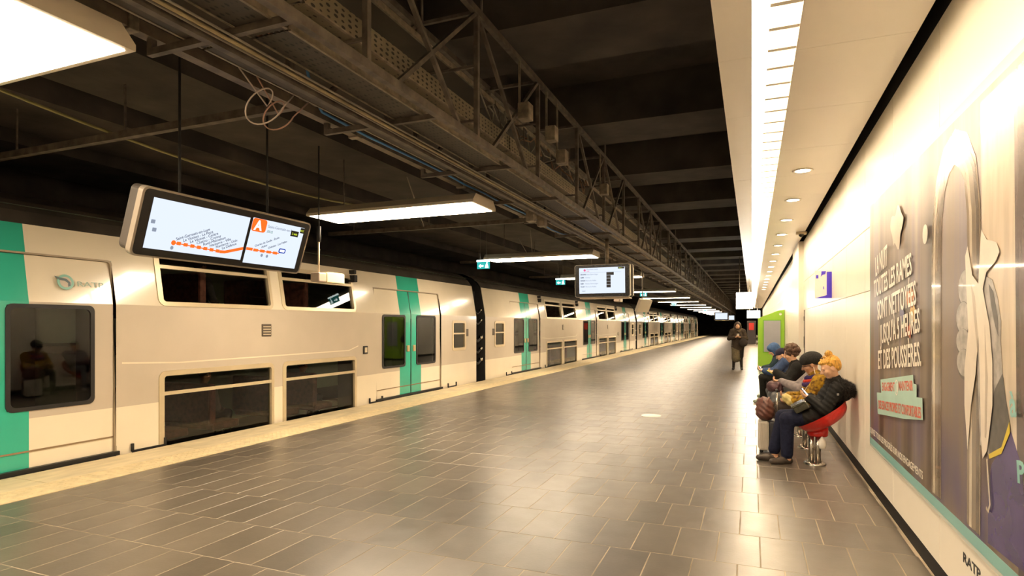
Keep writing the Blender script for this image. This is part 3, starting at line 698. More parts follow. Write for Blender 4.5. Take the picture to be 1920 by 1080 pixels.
    for c in smalls:
        f_ = ring(MB(), rr(c - .40, c + .40, .93, 1.73, .08), rr(c - .33, c + .33, 1.0, 1.66, .05), -.04, .012).build('window_frame', T_FRAME, r)
        pane(rr(c - .35, c + .35, .98, 1.68, .05), -.02).build('pane', T_GL, f_)
        MB().box(-.02, .008, c - .33, c + .33, 1.36, 1.40).build('transom', T_FRAME, f_)
    # doors
    for c in doors:
        for s_ in (-1, 1):
            y0, y1 = (c - DWH + .02, c - .012) if s_ < 0 else (c + .012, c + DWH - .02)
            wa, wb = (c - 1.14, c - .25) if s_ < 0 else (c + .25, c + 1.14)
            hole = (wa, wb, .68, 1.82)
            lf = side_cells(MB(), y0, y1, .02, 2.38, [hole], lambda y, z: 2 if abs(y - c) < GH else band(y, z), -.03, (c - GH, c + GH))
            # the sheet returns inwards at the edges
            for yy in (y0, y1): lf.quad((-.03, yy, .02), (-.07, yy, .02), (-.07, yy, 1.75), (-.03, yy, 1.75), 0)
            lf = lf.build('door_leaf', [T_WHITE, T_GREY, T_GREEN], r)
            ring(MB(), rr(wa - .015, wb + .015, .665, 1.835, .07), rr(wa + .03, wb - .03, .71, 1.79, .06), -.05, -.018).build('window_seal', T_RUB, lf)
            pane(rr(wa + .02, wb - .02, .70, 1.80, .06), -.026).build('pane', T_GLD, lf)
            MB().box(-.028, -.02, y0, y1, .215, .232).build('kick_line', P('kick_brown', (.25, .17, .09), .5), lf)
            hy = c + s_ * .13
            MB().bevbox(-.03, -.005, hy - .05, hy + .05, 1.0, 1.14, .006).build('opening_button', P('button_tan', (.45, .33, .16), .4), lf)
        MB().box(-.06, -.022, c - .013, c + .013, .02, 1.75).quad((-.035, c - .013, 1.75), (-.035, c + .013, 1.75), (prof(2.38) - .02, c + .013, 2.38), (prof(2.38) - .02, c - .013, 2.38)).build('door_seal', T_RUB, r)
        MB().bar((.01, c - DWH - .02, .02), (.01, c + DWH + .02, .02), .06, .05).build('door_sill', T_RUB, r)
        ring(MB(), rr(c - DWH - .006, c + DWH + .006, .0, 2.405, .05), rr(c - DWH + .016, c + DWH - .016, .02, 2.385, .05), -.05, .002).build('door_surround', P('surround_brown', (.34, .27, .18), .5), r)
    # fittings: button boxes, vents, step irons, cable drops
    bb = MB().bevbox(-.01, .02, -.07, .07, 0, .16, .008).build('call_box', M_BLACK, r); bb.location = (0, mid + 6.5, 1.02)
    MB().box(.02, .024, -.04, .04, .03, .13).build('call_plate', M_BEIGE, bb)
    vt = None
    for yy in (7.77, mid + 3.85):
        for zz in (1.42,):
            if vt is None:
                vt = MB().bevbox(-.01, .012, -.10, .10, 0, .2, .006).build('vent', P('vent_dark', (.09, .07, .05), .6), r); vt.location = (0, yy, zz)
                for q in range(4): MB().box(.012, .018, -.08, .08, .025 + q * .042, .04 + q * .042).build('vent_slat', M_BEIGE, vt)
            else:
                v2 = inst(vt, r, (0, yy, zz))
                for ch in vt.children: inst(ch, v2, ch.location)
    for yy in (doors[0] - 1.9, doors[0] + 1.95, mid + 1.6, doors[2] - 1.65, doors[2] + 1.75):
        MB().bar((.01, yy, .0), (.01, yy + .45, .0), .03).bar((.01, yy, .0), (.01, yy, .10), .03).bar((.01, yy + .45, .0), (.01, yy + .45, .10), .03).build('step_iron', T_RUB, r)
    for yy in (mid + 6.2, 4.98, 10.1): MB().bevbox(-.18, .0, yy - .05, yy + .05, 2.46, 2.6, .01).bevbox(-.18, -.02, yy - .04, yy + .04, 2.62, 2.7, .01).build('door_lamp', M_BLACK, r)
    for yy in (.6, CL - .6): MB().bevbox(-.01, .012, yy - .08, yy + .08, 1.30, 1.5, .006).build('end_grille', MATS['vent_dark'], r)
    for a in (wins[0][0], wins[2][0]):
        MB().add([(.004, a - .5, 1.12), (.004, a + .3, 1.08), (.004, a + .3, 1.10), (.004, a - .5, 1.14), (.004, a + 4.0, 1.10), (.004, a + 4.0, 1.12), (.004, a + 4.3, 1.18), (.004, a + 4.3, 1.2)], [(0, 1, 2, 3), (1, 4, 5, 2), (4, 6, 7, 5)]).build('painted_line', T_WHITE, r)
    return r
carA = make_car(12.65, wins=((14.62, 16.66), (16.86, 18.86), (5.6, 7.6), (7.8, 9.8)))
carA.location = (TXF, -9.08, 0)
tag(carA, 'double-deck train carriage with a round logo beside its door window', 'train carriage', 'coupled double-deck carriages')
carB = make_car(12.2); carB.location = (TXF, 15.94, 0)
tag(carB, 'double-deck carriage coupled next after the carriage with the round logo', 'train carriage', 'coupled double-deck carriages')
for q, (yy, lb) in enumerate(((40.95, 'third double-deck carriage counted from the one with the round logo'), (65.96, 'last double-deck carriage of the train at the dark tunnel end'))):
    c = copy_tree(carB); c.location = (TXF, yy, 0); tag(c, lb, 'train carriage', 'coupled double-deck carriages')
for q, yy in enumerate((15.32, 40.34, 65.35)):
    r = empty('carriage_coupling', (TXF, yy + .31, 0), ('black gangway bellows before the second carriage', 'black gangway bellows before the third carriage', 'black gangway bellows before the last carriage')[q], 'coupling', 'gangways between carriages')
    bm_ = MB()
    for j in range(6): bm_.box(-2.4 + .02 * (j % 2), -.30 - .05 * (j % 2), -.31 + j * .105, -.31 + j * .105 + .09, -.6, 2.6)
    bm_.build('bellows', M_BLACK, r)
    for z_, rad in ((1.75, .05), (1.25, .07), (.92, .06), (.6, .07), (2.05, .04)):
        MB().tube([(-.12, -.31, z_), (-.10, 0, z_ - .12), (-.12, .31, z_)], rad * .5, 8).build('jumper_cable', M_BLACK, r)
        MB().lathe([(.001, 0), (rad, .01), (rad, .07), (.03, .1)], 12, Matrix.Translation((-.12, .29, z_)) @ Matrix.Rotation(PI / 2, 4, 'X')).build('jumper_plug', M_STEEL, r)
# round bird logo with letters beside the near door
M = frame((.024, 13.39, 1.98), (0, 1, 0), (-.15, 0, .86)); M = Matrix.Translation((-.045, 0, 0)) @ M
lg = flat(MB(), M, [(.09 * math.cos(a) + .1, .09 * math.sin(a) + .12) for a in np.linspace(0, 2 * PI, 28)[:-1]], 0, .003).build('logo_disc', P('logo_teal', (.16, .40, .32), .3), carA)
flat(MB(), M, [(.062 * math.cos(a) + .1, .062 * math.sin(a) + .12) for a in np.linspace(0, 2 * PI, 28)[:-1]], .003, .004).build('logo_inner', T_GREY, lg)
flat(MB(), M, [(-.02, .185), (.05, .17), (.11, .16), (.15, .12), (.15, .08), (.12, .065), (.125, .11), (.09, .135), (.04, .14)], .004, .005).build('logo_bird', P('logo_dark', (.05, .09, .10), .4), lg)
text('logo_letters', 'RATP', .085, M @ Matrix.Translation((.22, .08, 0)), P('logo_text', (.22, .35, .27), .4), lg, width=.30)

# ------------------------------------------------------------------ wall poster
PX = WX - .012
po = empty('wall_poster', (WX, 4.5, .43), 'huge framed wall poster of a gloved hand wiping a metal pole', 'poster')
PM = Matrix.Translation((-WX, -4.5, -.43)) @ frame((PX, 6.67, 0), (0, -1, 0), (0, 0, 1))    # x: along poster, y: height
def pmat():
    m, nt, b = nodes_of('poster_print'); N, L = nt.nodes, nt.links
    g = N.new('ShaderNodeNewGeometry'); sp = N.new('ShaderNodeSeparateXYZ'); L.new(g.outputs['Position'], sp.inputs[0])
    mp = N.new('ShaderNodeMapping'); mp.inputs['Scale'].default_value = (0, 3.2, .10); L.new(g.outputs['Position'], mp.inputs[0])
    nz = N.new('ShaderNodeTexNoise'); nz.inputs['Scale'].default_value = 1.0; nz.inputs['Detail'].default_value = 6; L.new(mp.outputs[0], nz.inputs['Vector'])
    cr = N.new('ShaderNodeValToRGB'); cr.color_ramp.elements[0].position = .28; cr.color_ramp.elements[1].position = .75
    for i, (p, c) in enumerate(((.28, (.05, .035, .028)), (.75, (.36, .29, .22)))): cr.color_ramp.elements[i].color = (*c, 1)
    for p, c in ((.42, (.12, .085, .06)), (.52, (.20, .15, .11)), (.60, (.16, .13, .15))):
        e = cr.color_ramp.elements.new(p); e.color = (*c, 1)
    L.new(nz.outputs[0], cr.inputs[0])
    # printed purple blotches low in the picture
    m2 = N.new('ShaderNodeMapping'); m2.inputs['Scale'].default_value = (0, 1.7, .8); m2.inputs['Location'].default_value = (0, 3.3, 1.0); L.new(g.outputs['Position'], m2.inputs[0])
    n2 = N.new('ShaderNodeTexNoise'); n2.inputs['Scale'].default_value = 1.2; n2.inputs['Detail'].default_value = 1; L.new(m2.outputs[0], n2.inputs['Vector'])
    hz = N.new('ShaderNodeMapRange'); hz.inputs[1].default_value = 1.1; hz.inputs[2].default_value = .6; L.new(sp.outputs[2], hz.inputs[0])
    rr_ = N.new('ShaderNodeMapRange'); rr_.inputs[1].default_value = .46; rr_.inputs[2].default_value = .62; L.new(n2.outputs[0], rr_.inputs[0])
    mu = N.new('ShaderNodeMath'); mu.operation = 'MULTIPLY'; L.new(hz.outputs[0], mu.inputs[0]); L.new(rr_.outputs[0], mu.inputs[1])
    mx = N.new('ShaderNodeMix'); mx.data_type = 'RGBA'; mx.inputs[7].default_value = (.055, .045, .16, 1); L.new(mu.outputs[0], mx.inputs[0]); L.new(cr.outputs[0], mx.inputs[6])
    L.new(mx.outputs[2], b.inputs['Base Color']); b.inputs['Roughness'].default_value = .34
    return m
PW = 4.3; PZ0, PZ1 = .50, 2.76
GL = dict(rough=.22, coat=.12)
flat(MB(), PM, R4(-.02, PW + .02, .43, 2.82), -.011, .0).build('frame', P('poster_frame', (.62, .66, .58), .2, coat=.12), po)
flat(MB(), PM, R4(.0, PW, .455, PZ0 + .02), .0, .0025).build('teal_border', P('poster_teal', (.22, .47, .45), .3), po)
flat(MB(), PM, R4(.0, .018, .455, PZ1), .0, .0025).build('teal_border', MATS['poster_teal'], po)
pr = flat(MB(), PM, R4(.018, PW, PZ0, PZ1), .0, .002).build('print', pmat(), po)
LY = [.0022]
def pl(name, poly, mat):
    LY[0] += .00035; return flat(MB(), PM, poly, LY[0] - .0004, LY[0]).build(name, mat, po)
PALE = P('print_pale', (.62, .53, .42), .25, var=.12, scale=5, coat=.3, stretch=(1, 3, .4))
pl('pale_wall_area', [(3.02, 2.72), (3.43, 2.72), (3.45, 1.9), (3.47, .98), (3.40, 1.15), (3.3, 1.3), (3.2, 1.6), (3.04, 2.1)], PALE)
pl('dark_edge_band', [(3.43, 2.72), (3.62, 2.72), (3.62, .52), (3.48, .52), (3.46, 1.2)], P('print_darkband', (.12, .085, .075), .25, var=.4, scale=4, coat=.3, stretch=(1, 3, .3)))
pl('purple_sleeve', [(3.40, 1.13), (3.52, .99), (3.58, .56), (3.12, .54), (3.13, .80), (3.17, .93)], P('print_purple', (.07, .05, .17), .25, var=.25, scale=4, coat=.12))
def thick(path, r0):
    L_, R_ = [], []
    for i, p in enumerate(path):
        a = Vector(path[max(0, i - 1)]); b = Vector(path[min(len(path) - 1, i + 1)]); t = (b - a).normalized(); n_ = Vector((-t.y, t.x)) * r0
        L_.append(tuple(Vector(p) + n_)); R_.append(tuple(Vector(p) - n_))
    return L_ + R_[::-1]
loop = [(2.25, .54)] + [(2.25, z) for z in (1.0, 1.57, 2.0)] + [(2.27, 2.25), (2.34, 2.45), (2.46, 2.57), (2.62, 2.61), (2.76, 2.55), (2.87, 2.42), (2.92, 2.2), (2.93, 1.95), (2.93, 1.4), (2.92, .54)]
PT = P('print_pole_tan', (.30, .235, .165), .2, .2, var=.18, scale=3, coat=.4, stretch=(1, 4, .2))
for off, r0, mt in ((0, .10, PT), (-.045, .018, P('print_pole_glint', (.62, .53, .41), .2, coat=.4, var=.1)), (.06, .02, P('print_pole_dark', (.13, .095, .065), .2, coat=.4, var=.1))):
    pl('printed_pole', thick([(x + off * (1 if x > 2.5 else -1 if x > 2.4 else 1), z) for x, z in loop], r0), mt)
GLV = P('print_glove', (.36, .34, .32), .3, var=.35, scale=16, coat=.12); GLVD = P('print_glove_dark', (.085, .078, .072), .3, var=.3, scale=20, coat=.12)
pl('printed_glove', [(3.10, 1.84), (3.18, 1.82), (3.25, 1.73), (3.29, 1.62), (3.285, 1.53), (3.31, 1.38), (3.35, 1.26), (3.39, 1.17), (3.31, 1.04), (3.15, .97), (3.02, 1.0), (2.98, 1.4), (3.0, 1.7)], GLV)
pl('printed_glove_cuff', [(3.31, 1.38), (3.35, 1.26), (3.39, 1.17), (3.31, 1.04), (3.15, .97), (3.12, 1.15), (3.22, 1.3)], GLVD)
pl('printed_finger_shade', [(3.14, 1.80), (3.2, 1.76), (3.255, 1.64), (3.26, 1.55), (3.22, 1.6), (3.17, 1.7)], GLVD)
pl('printed_cuff_band', [(3.39, 1.17), (3.395, 1.12), (3.30, 1.01), (3.15, .955), (3.14, .975), (3.30, 1.04)], P('print_yellow', (.65, .50, .03), .3, coat=.12))
for q, (zt, zb, xl) in enumerate(((1.885, 1.70, 2.70), (1.715, 1.55, 2.665), (1.57, 1.44, 2.665), (1.46, 1.32, 2.68))):
    zc_ = (zt + zb) / 2; hz_ = (zt - zb) / 2
    el = [(xl + .11 + .12 * math.cos(a) * (1 - .12 * math.sin(a) ** 4), zc_ + hz_ * math.sin(a) * 1.2) for a in np.linspace(0, 2 * PI, 20)[:-1]]
    pl('printed_finger', el, GLVD); pl('printed_finger', [(x * .95 + (xl + .11) * .05 - .005, (z - zc_) * .88 + zc_ + .008) for x, z in el], GLV)
CLO = P('print_cloth', (.74, .66, .56), .3, var=.06, scale=9, coat=.12)
pl('printed_cloth', [(3.05, 2.08), (3.12, 2.02), (3.25, 1.99), (3.285, 1.94), (3.24, 1.90), (3.12, 1.86), (3.07, 1.78), (3.16, 1.6), (3.20, 1.42), (3.20, 1.22), (3.13, .99), (3.07, .94), (3.05, 1.02), (3.03, 1.36), (3.01, 1.55), (2.97, 1.35), (2.90, 1.18), (2.85, .94), (2.80, 1.17), (2.80, 1.37), (2.86, 1.57), (2.83, 1.8), (2.81, 1.97), (2.85, 2.02), (2.92, 1.86), (3.01, 1.81)], CLO)
pl('printed_cloth_fold', [(2.90, 1.82), (2.96, 1.6), (3.0, 1.45), (3.005, 1.56), (2.96, 1.75)], P('print_fold', (.50, .43, .35), .3, coat=.12))
pl('printed_cloth_fold', [(3.10, 1.6), (3.14, 1.35), (3.12, 1.05), (3.10, 1.05), (3.11, 1.35)], MATS['print_fold'])
pl('printed_drip', thick([(3.13, .95), (3.15, .85), (3.17, .74), (3.15, .70), (3.12, .71)], .008), MATS['print_pole_glint'])
for (x0, x1, z0, z1, cc) in ((1.46, 1.78, 1.72, 1.88, (.55, .18, .03)), (1.50, 1.70, 1.50, 1.62, (.50, .10, .03)), (1.62, 1.8, 1.62, 1.75, (.60, .35, .04)), (1.36, 1.48, 1.52, 1.7, (.22, .30, .24)), (.95, 1.45, 2.18, 2.55, (.42, .34, .26)), (1.30, 1.45, 1.62, 1.74, (.07, .06, .2))):
    pl('printed_blur', [(x0 + (x1 - x0) * (.5 + .5 * math.cos(a) * (.8 + .2 * math.sin(3 * a))), z0 + (z1 - z0) * (.5 + .5 * math.sin(a) * (.8 + .2 * math.cos(5 * a)))) for a in np.linspace(0, 2 * PI, 32)[:-1]], P('print_blur_%d' % int(x0 * 1000 + z0 * 10), cc, .3, var=.15, scale=6, coat=.12))
pl('printed_light_spot', [(2.03 + .06 * math.cos(a), 2.2 + .065 * math.sin(a)) for a in np.linspace(0, 2 * PI, 16)[:-1]], CLO)
TXT = P('print_white', (.82, .76, .66), .35)
def ptext(s_, bl, br, h, mt=TXT, bold=.004, shear=0):
    LY[0] += .0002; x = Vector((br[0] - bl[0], br[1] - bl[1], 0)); L_ = x.length; ang = math.atan2(x.y, x.x)
    return text('printed_words', s_, h, PM @ Matrix.Translation((bl[0], bl[1], LY[0])) @ Matrix.Rotation(ang, 4, 'Z'), mt, po, width=L_, depth=.0003, bold=bold, shear=shear)
ptext('LA NUIT', (.34, 2.05), (.86, 2.11), .25)
ptext('TOUTES LES RAMES', (.28, 1.86), (1.68, 1.97), .22)
ptext('SONT NETTOYÉES', (.44, 1.65), (1.80, 1.75), .235)
ptext("JUSQU'À 5 HEURES", (.58, 1.44), (1.92, 1.56), .23)
ptext('ET DES POUSSIÈRES.', (.47, 1.21), (1.93, 1.33), .23)
TEALP = P('print_teal_label', (.40, .62, .54), .35, var=.06, scale=5); REDP = P('print_red', (.66, .13, .08), .4)
pl('printed_label', [(.58, 1.12), (1.72, 1.25), (1.74, 1.19), (1.82, 1.19), (1.82, 1.08), (.62, .98)], TEALP)
pl('printed_label', [(.42, .99), (1.97, 1.115), (1.985, .97), (1.5, .905), (.46, .80)], TEALP)
ptext('ENGAGEMENT', (.65, 1.03), (1.14, 1.075), .10, REDP, .002); ptext('MAINTENIR', (1.28, 1.095), (1.72, 1.14), .10, REDP, .002)
pl('printed_ring', [(1.21 + .055 * math.cos(a), 1.11 + .062 * math.sin(a)) for a in np.linspace(0, 2 * PI, 20)[:-1]], TXT)
pl('printed_ring_core', [(1.21 + .043 * math.cos(a), 1.11 + .05 * math.sin(a)) for a in np.linspace(0, 2 * PI, 20)[:-1]], TEALP); ptext('1', (1.195, 1.075), (1.225, 1.078), .09, TXT)
ptext('DES ESPACES PROPRES ET CONFORTABLES', (.50, .855), (1.94, .975), .105, REDP, .002)
ptext('SUIVEZ TOUS LES PROGRÈS SUR NOS ENGAGEMENTS', (.11, .575), (1.99, .575), .075, TXT, .001)
ptext('à', (3.43, 1.20), (3.50, 1.21), .16, MATS['poster_teal']); ptext('PROPRE', (3.505, .93), (4.05, 1.0), .13, MATS['poster_teal'])
text('maker_letters', 'RATP', .075, frame((WX - .0012, 6.67 - 2.70, .30), (0, -1, 0), (0, 0, 1)), P('print_black', (.03, .03, .03), .5), wall, width=.27, depth=.0004, bold=.002)
# ------------------------------------------------------------------ green kiosk
ks = empty('green_kiosk', (.67, 23.5, 0), 'bright green kiosk with a grey panel standing against the wall', 'kiosk')
KG = P('kiosk_green', (.27, .53, .035), .3, var=.05, scale=3, coat=.12)
kb = MB().prism([(-.47, 0), (.40, 0), (.40, 2.15), (.2, 2.13), (-.1, 2.0), (-.38, 1.9), (-.47, 1.84)], 'y', -.3, .35).build('body', KG, ks)
MB().box(-.31, .29, -.318, -.3, .62, 1.80).build('panel_frame', P('kiosk_green_dark', (.15, .40, .02), .35), ks)
MB().box(-.275, .27, -.325, -.317, .65, 1.77).build('grey_panel', P('kiosk_screen', (.33, .34, .38), .25, var=.08, scale=2, coat=.4), ks)
MB().lathe([(.001, 0), (.045, 0), (.045, .02)], 20, Matrix.Translation((.27, -.302, 2.0)) @ Matrix.Rotation(PI / 2, 4, 'X')).build('round_badge', P('white_badge', (.8, .8, .75), .4), ks)
MB().box(-.49, .41, -.31, .36, 0, .07).build('plinth', M_BLACK, ks)
for z_ in (.9, 1.15): MB().bevbox(-.53, -.46, -.1, .05, z_, z_ + .08, .01).build('side_fitting', M_GALV, ks)
r = empty('red_fire_cabinet', (-.05, 55.0, 0), 'small red cabinet far off beyond the standing person', 'cabinet')
MB().box(-.35, .35, -.1, .2, 0, 2.0).build('body', P('dark_cabinet', (.05, .04, .04), .5), r)
MB().box(-.2, .2, -.13, -.1, 1.2, 1.8).build('red_panel', P('cabinet_red', (.55, .03, .02), .4), r)

# ------------------------------------------------------------------ red bucket seats
def make_seat():
    r = empty('bucket_seat')
    # x: 0 at the wall side post; the seat faces -X
    A = Matrix.Translation((.745 - .68, 0, .59)) @ Matrix.Rotation(-.588, 4, 'Y')
    pr_o = [(.30, .005), (.294, -.012)] + [(.285 * math.cos(t) ** .62, -.015 - .138 * math.sin(t) ** 1.1) for t in np.linspace(.05, 1.5, 12)] + [(.001, -.153)]
    pr_i = [(.001, -.141)] + [(.273 * math.cos(t) ** .62, -.012 - .128 * math.sin(t) ** 1.1) for t in np.linspace(1.5, .05, 12)] + [(.30, .005)]
    MB().lathe(pr_o, 48, A).lathe(pr_i, 48, A).build('bucket', M_RED, r)
    # collar: its top edge follows the underside of the bucket
    und = [A @ Vector((rad * math.cos(f), rad * math.sin(f), z)) for rad, z in pr_o[2:] for f in np.linspace(0, 2 * PI, 49)]
    co = MB().lathe([(.001, .33), (.10, .33), (.11, .345), (.11, .40), (.06, .40)], 28, Matrix.Translation((.03, 0, 0)))
    for i in range(3 * 28, 5 * 28):
        x, y, z = co.v[i]; near_ = sorted(und, key=lambda p: (p.x - x) ** 2 + (p.y - y) ** 2 + (.3 * max(0, p.z - .5)) ** 2)[:6]
        co.v[i] = (x, y, max(.347, sum(p.z for p in near_) / 6 + .003))
    co.build('collar', M_RED, r)
    for dx in (-.035, .035): MB().tube([(dx, 0, .015), (dx, 0, .36)], .03, 14).build('post', M_STEEL, r)
    MB().lathe([(.001, .022), (.11, .022), (.12, .012), (.12, .0)], 28).build('base_plate', M_STEEL, r)
    for k_ in range(4): MB().lathe([(.001, .036), (.012, .036), (.012, .02)], 8, Matrix.Translation((.095 * math.cos(k_ * PI / 2 + .8), .095 * math.sin(k_ * PI / 2 + .8), 0))).build('bolt', M_STEEL, r)
    return r
SEAT_Y = [7.65, 8.6, 9.5, 10.45, 13.2, 14.15]
who = ['under the person with a fur-trimmed black jacket', 'under the person in the mustard jacket', 'under the grey-sleeved person', 'under the curly-haired person', 'under the person in the dark cap', 'under the person in the blue hood']
st0 = make_seat()
for i, y in enumerate(SEAT_Y):
    o = st0 if i == 0 else copy_tree(st0); o.location = (.67, y, 0)
    tag(o, 'red bucket seat on steel posts ' + who[i], 'seat', 'red bucket seats along the wall')
# small clear bag hanging under the first seat
tag(MB().lathe([(.001, .0), (.03, .01), (.045, .05), (.035, .1), (.008, .14)], 14, Matrix.Translation((.735, 7.53, .20))).tube([(.735, 7.53, .33), (.735, 7.567, .337)], .004, 6).build('plastic_bag', P('clear_plastic', (.78, .74, .66), .2)), 'little clear plastic bag hanging under a red seat', 'bag')

# ------------------------------------------------------------------ people: smooth-blended solid bodies turned into one skin each
def sdf_build(prims, vox, name, mats, parent, disp=None):
    """prims: ('c', p0, p1, r0, r1, mat, k) tapered capsule | ('e', centre, radii, euler, mat, k) ellipsoid; one continuous surface"""
    lo = np.full(3, 1e9); hi = -lo
    for p in prims:
        if p[0] == 'c':
            for q, r_ in ((p[1], p[3]), (p[2], p[4])): lo = np.minimum(lo, np.array(q) - r_); hi = np.maximum(hi, np.array(q) + r_)
        else: R_ = max(p[2]); lo = np.minimum(lo, np.array(p[1]) - R_); hi = np.maximum(hi, np.array(p[1]) + R_)
    lo -= 4 * vox; hi += 4 * vox
    n = np.ceil((hi - lo) / vox).astype(int) + 1
    D = np.full(n, 1.0, np.float32); RW = np.full(n, 1.0, np.float32); MI = np.zeros(n, np.int8)
    ax = [lo[i] + vox * np.arange(n[i]) for i in range(3)]
    for p in prims:
        kk = p[-1]; mg = kk * 1.5 + 3 * vox
        if p[0] == 'c':
            a, b = np.array(p[1], float), np.array(p[2], float); r0, r1 = p[3], p[4]
            l2 = np.minimum(a - r0, b - r1) - mg; h2 = np.maximum(a + r0, b + r1) + mg
        else:
            a = np.array(p[1], float); R_ = max(p[2]); l2, h2 = a - R_ - mg, a + R_ + mg
        i0 = np.clip(np.floor((l2 - lo) / vox).astype(int), 0, n); i1 = np.clip(np.ceil((h2 - lo) / vox).astype(int) + 1, 0, n)
        sl_ = tuple(slice(i0[i], i1[i]) for i in range(3))
        X, Y, Z = np.meshgrid(*[ax[i][sl_[i]] for i in range(3)], indexing='ij')
        if p[0] == 'c':
            ab = b - a; L2 = max(1e-9, ab @ ab)
            t = np.clip(((X - a[0]) * ab[0] + (Y - a[1]) * ab[1] + (Z - a[2]) * ab[2]) / L2, 0, 1)
            d = np.sqrt((X - a[0] - t * ab[0]) ** 2 + (Y - a[1] - t * ab[1]) ** 2 + (Z - a[2] - t * ab[2]) ** 2) - (r0 + (r1 - r0) * t)
        else:
            Rm = np.array(Euler(p[3]).to_matrix().transposed()); q = np.stack([X - a[0], Y - a[1], Z - a[2]]); q = np.tensordot(Rm, q, 1)
            rd = np.array(p[2]).reshape(3, 1, 1, 1); k0 = np.sqrt(((q / rd) ** 2).sum(0)); k1 = np.sqrt(((q / rd ** 2) ** 2).sum(0)) + 1e-9
            d = k0 * (k0 - 1) / k1
        d = d.astype(np.float32); cur = D[sl_]
        h = np.maximum(kk - np.abs(cur - d), 0) / max(kk, 1e-6)
        D[sl_] = np.minimum(cur, d) - h * h * kk * .25
        better = (d < RW[sl_]) & ((d < .003) if p[-2] in (4, 5) else True); RW[sl_] = np.where(better, d, RW[sl_]); MI[sl_] = np.where(better, p[-2], MI[sl_])
    if disp is not None:
        X, Y, Z = np.meshgrid(*ax, indexing='ij'); D = D + disp(X, Y, Z, MI)
    ins = D < 0
    c = [ins[i:n[0] - 1 + i, j:n[1] - 1 + j, k_:n[2] - 1 + k_] for i in (0, 1) for j in (0, 1) for k_ in (0, 1)]
    cnt = sum(x.astype(np.int8) for x in c); act = (cnt > 0) & (cnt < 8)
    idx = np.full(act.shape, -1, np.int64); ii = np.argwhere(act); idx[act] = np.arange(len(ii))
    acc = np.zeros((len(ii), 3)); w_ = np.zeros(len(ii))
    corners = [(i, j, k_) for i in (0, 1) for j in (0, 1) for k_ in (0, 1)]
    for a_ in range(8):
        for b_ in range(a_ + 1, 8):
            ca, cb = np.array(corners[a_]), np.array(corners[b_])
            if np.abs(ca - cb).sum() != 1: continue
            da = D[ii[:, 0] + ca[0], ii[:, 1] + ca[1], ii[:, 2] + ca[2]]; db = D[ii[:, 0] + cb[0], ii[:, 1] + cb[1], ii[:, 2] + cb[2]]
            m_ = (da < 0) != (db < 0); t = np.where(m_, da / np.where(m_, da - db, 1), 0)
            acc += np.where(m_[:, None], ca + (cb - ca) * t[:, None], 0); w_ += m_
    vs = lo + (ii + acc / np.maximum(w_, 1)[:, None]) * vox
    quads = []
    for axis in range(3):
        u, v_ = [(1, 2), (2, 0), (0, 1)][axis]
        a_ = np.take(ins, np.arange(n[axis] - 1), axis); b_ = np.take(ins, np.arange(1, n[axis]), axis)
        e = np.argwhere(a_ != b_)
        e = e[(e[:, u] > 0) & (e[:, v_] > 0) & (e[:, u] < n[u] - 1) & (e[:, v_] < n[v_] - 1)]
        flip = ~a_[e[:, 0], e[:, 1], e[:, 2]]
        q = []
        for du, dv in ((-1, -1), (0, -1), (0, 0), (-1, 0)):
            f_ = e.copy(); f_[:, u] += du; f_[:, v_] += dv; q.append(idx[f_[:, 0], f_[:, 1], f_[:, 2]])
        q = np.stack(q, 1); q[flip] = q[flip][:, ::-1]; quads.append(q)
    fq = np.concatenate(quads); fq = fq[(fq >= 0).all(1)]
    vm_ = MI[ii[:, 0], ii[:, 1], ii[:, 2]]
    me = bpy.data.meshes.new(name); me.from_pydata(vs.tolist(), [], fq.tolist()); me.update()
    for m in mats: me.materials.append(m)
    fm = np.stack([vm_[fq[:, k_]] for k_ in range(4)], 1); me.polygons.foreach_set('material_index', np.median(fm, 1).astype(np.int32)); me.polygons.foreach_set('use_smooth', np.ones(len(fq), bool))
    o = bpy.data.objects.new(name, me); COL.objects.link(o); o.parent = parent
    return o
V3 = lambda *a: np.array(a, float)
def nrm(v): v = np.array(v, float); return v / np.linalg.norm(v)
SK, TP, TR, SH_, EY, LI = 0, 1, 2, 3, 4, 5
def hand_prims(wr, d, nrm_, side, curl=.5, sc=1.0, mat=SK):
    """palm, four unequal fingers bending towards nrm_, thumb leaving the side of the palm"""
    d, pn = nrm(d), nrm(nrm_); sd = nrm(np.cross(d, pn)) * side; pn = nrm(np.cross(sd, d)) * (1 if np.dot(np.cross(sd, d), pn) > 0 else -1)
    wr = np.array(wr, float); P_ = [('c', wr - d * .015, wr + d * .02 * sc, .023 * sc, .024 * sc, mat, .01)]
    for q in (-1, 0, 1): P_.append(('c', wr + d * .025 * sc + sd * q * .016 * sc, wr + d * .085 * sc + sd * q * .022 * sc, .015 * sc, .014 * sc, mat, .012))
    for q, ln in ((-1.5, .060), (-.5, .076), (.5, .082), (1.5, .072)):
        p = wr + d * .088 * sc + sd * q * .019 * sc; dd = d; a = 0
        for sgm, fr in enumerate((.42, .33, .25)):
            a += curl * (.9 if sgm else .7); dd = nrm(d * math.cos(a) + pn * math.sin(a)); p2 = p + dd * ln * fr * sc
            P_.append(('c', p, p2, (.0092 - .0008 * sgm) * sc, (.0086 - .0009 * sgm) * sc, mat, .004)); p = p2
    p = wr + d * .03 * sc + sd * .026 * sc; p2 = p + nrm(sd * .75 + d * .6 + pn * .35) * .036 * sc; p3 = p2 + nrm(d * .8 + pn * .6 + sd * .1) * .032 * sc
    P_ += [('c', p, p2, .013 * sc, .011 * sc, mat, .008), ('c', p2, p3, .0105 * sc, .0085 * sc, mat, .004)]
    return P_
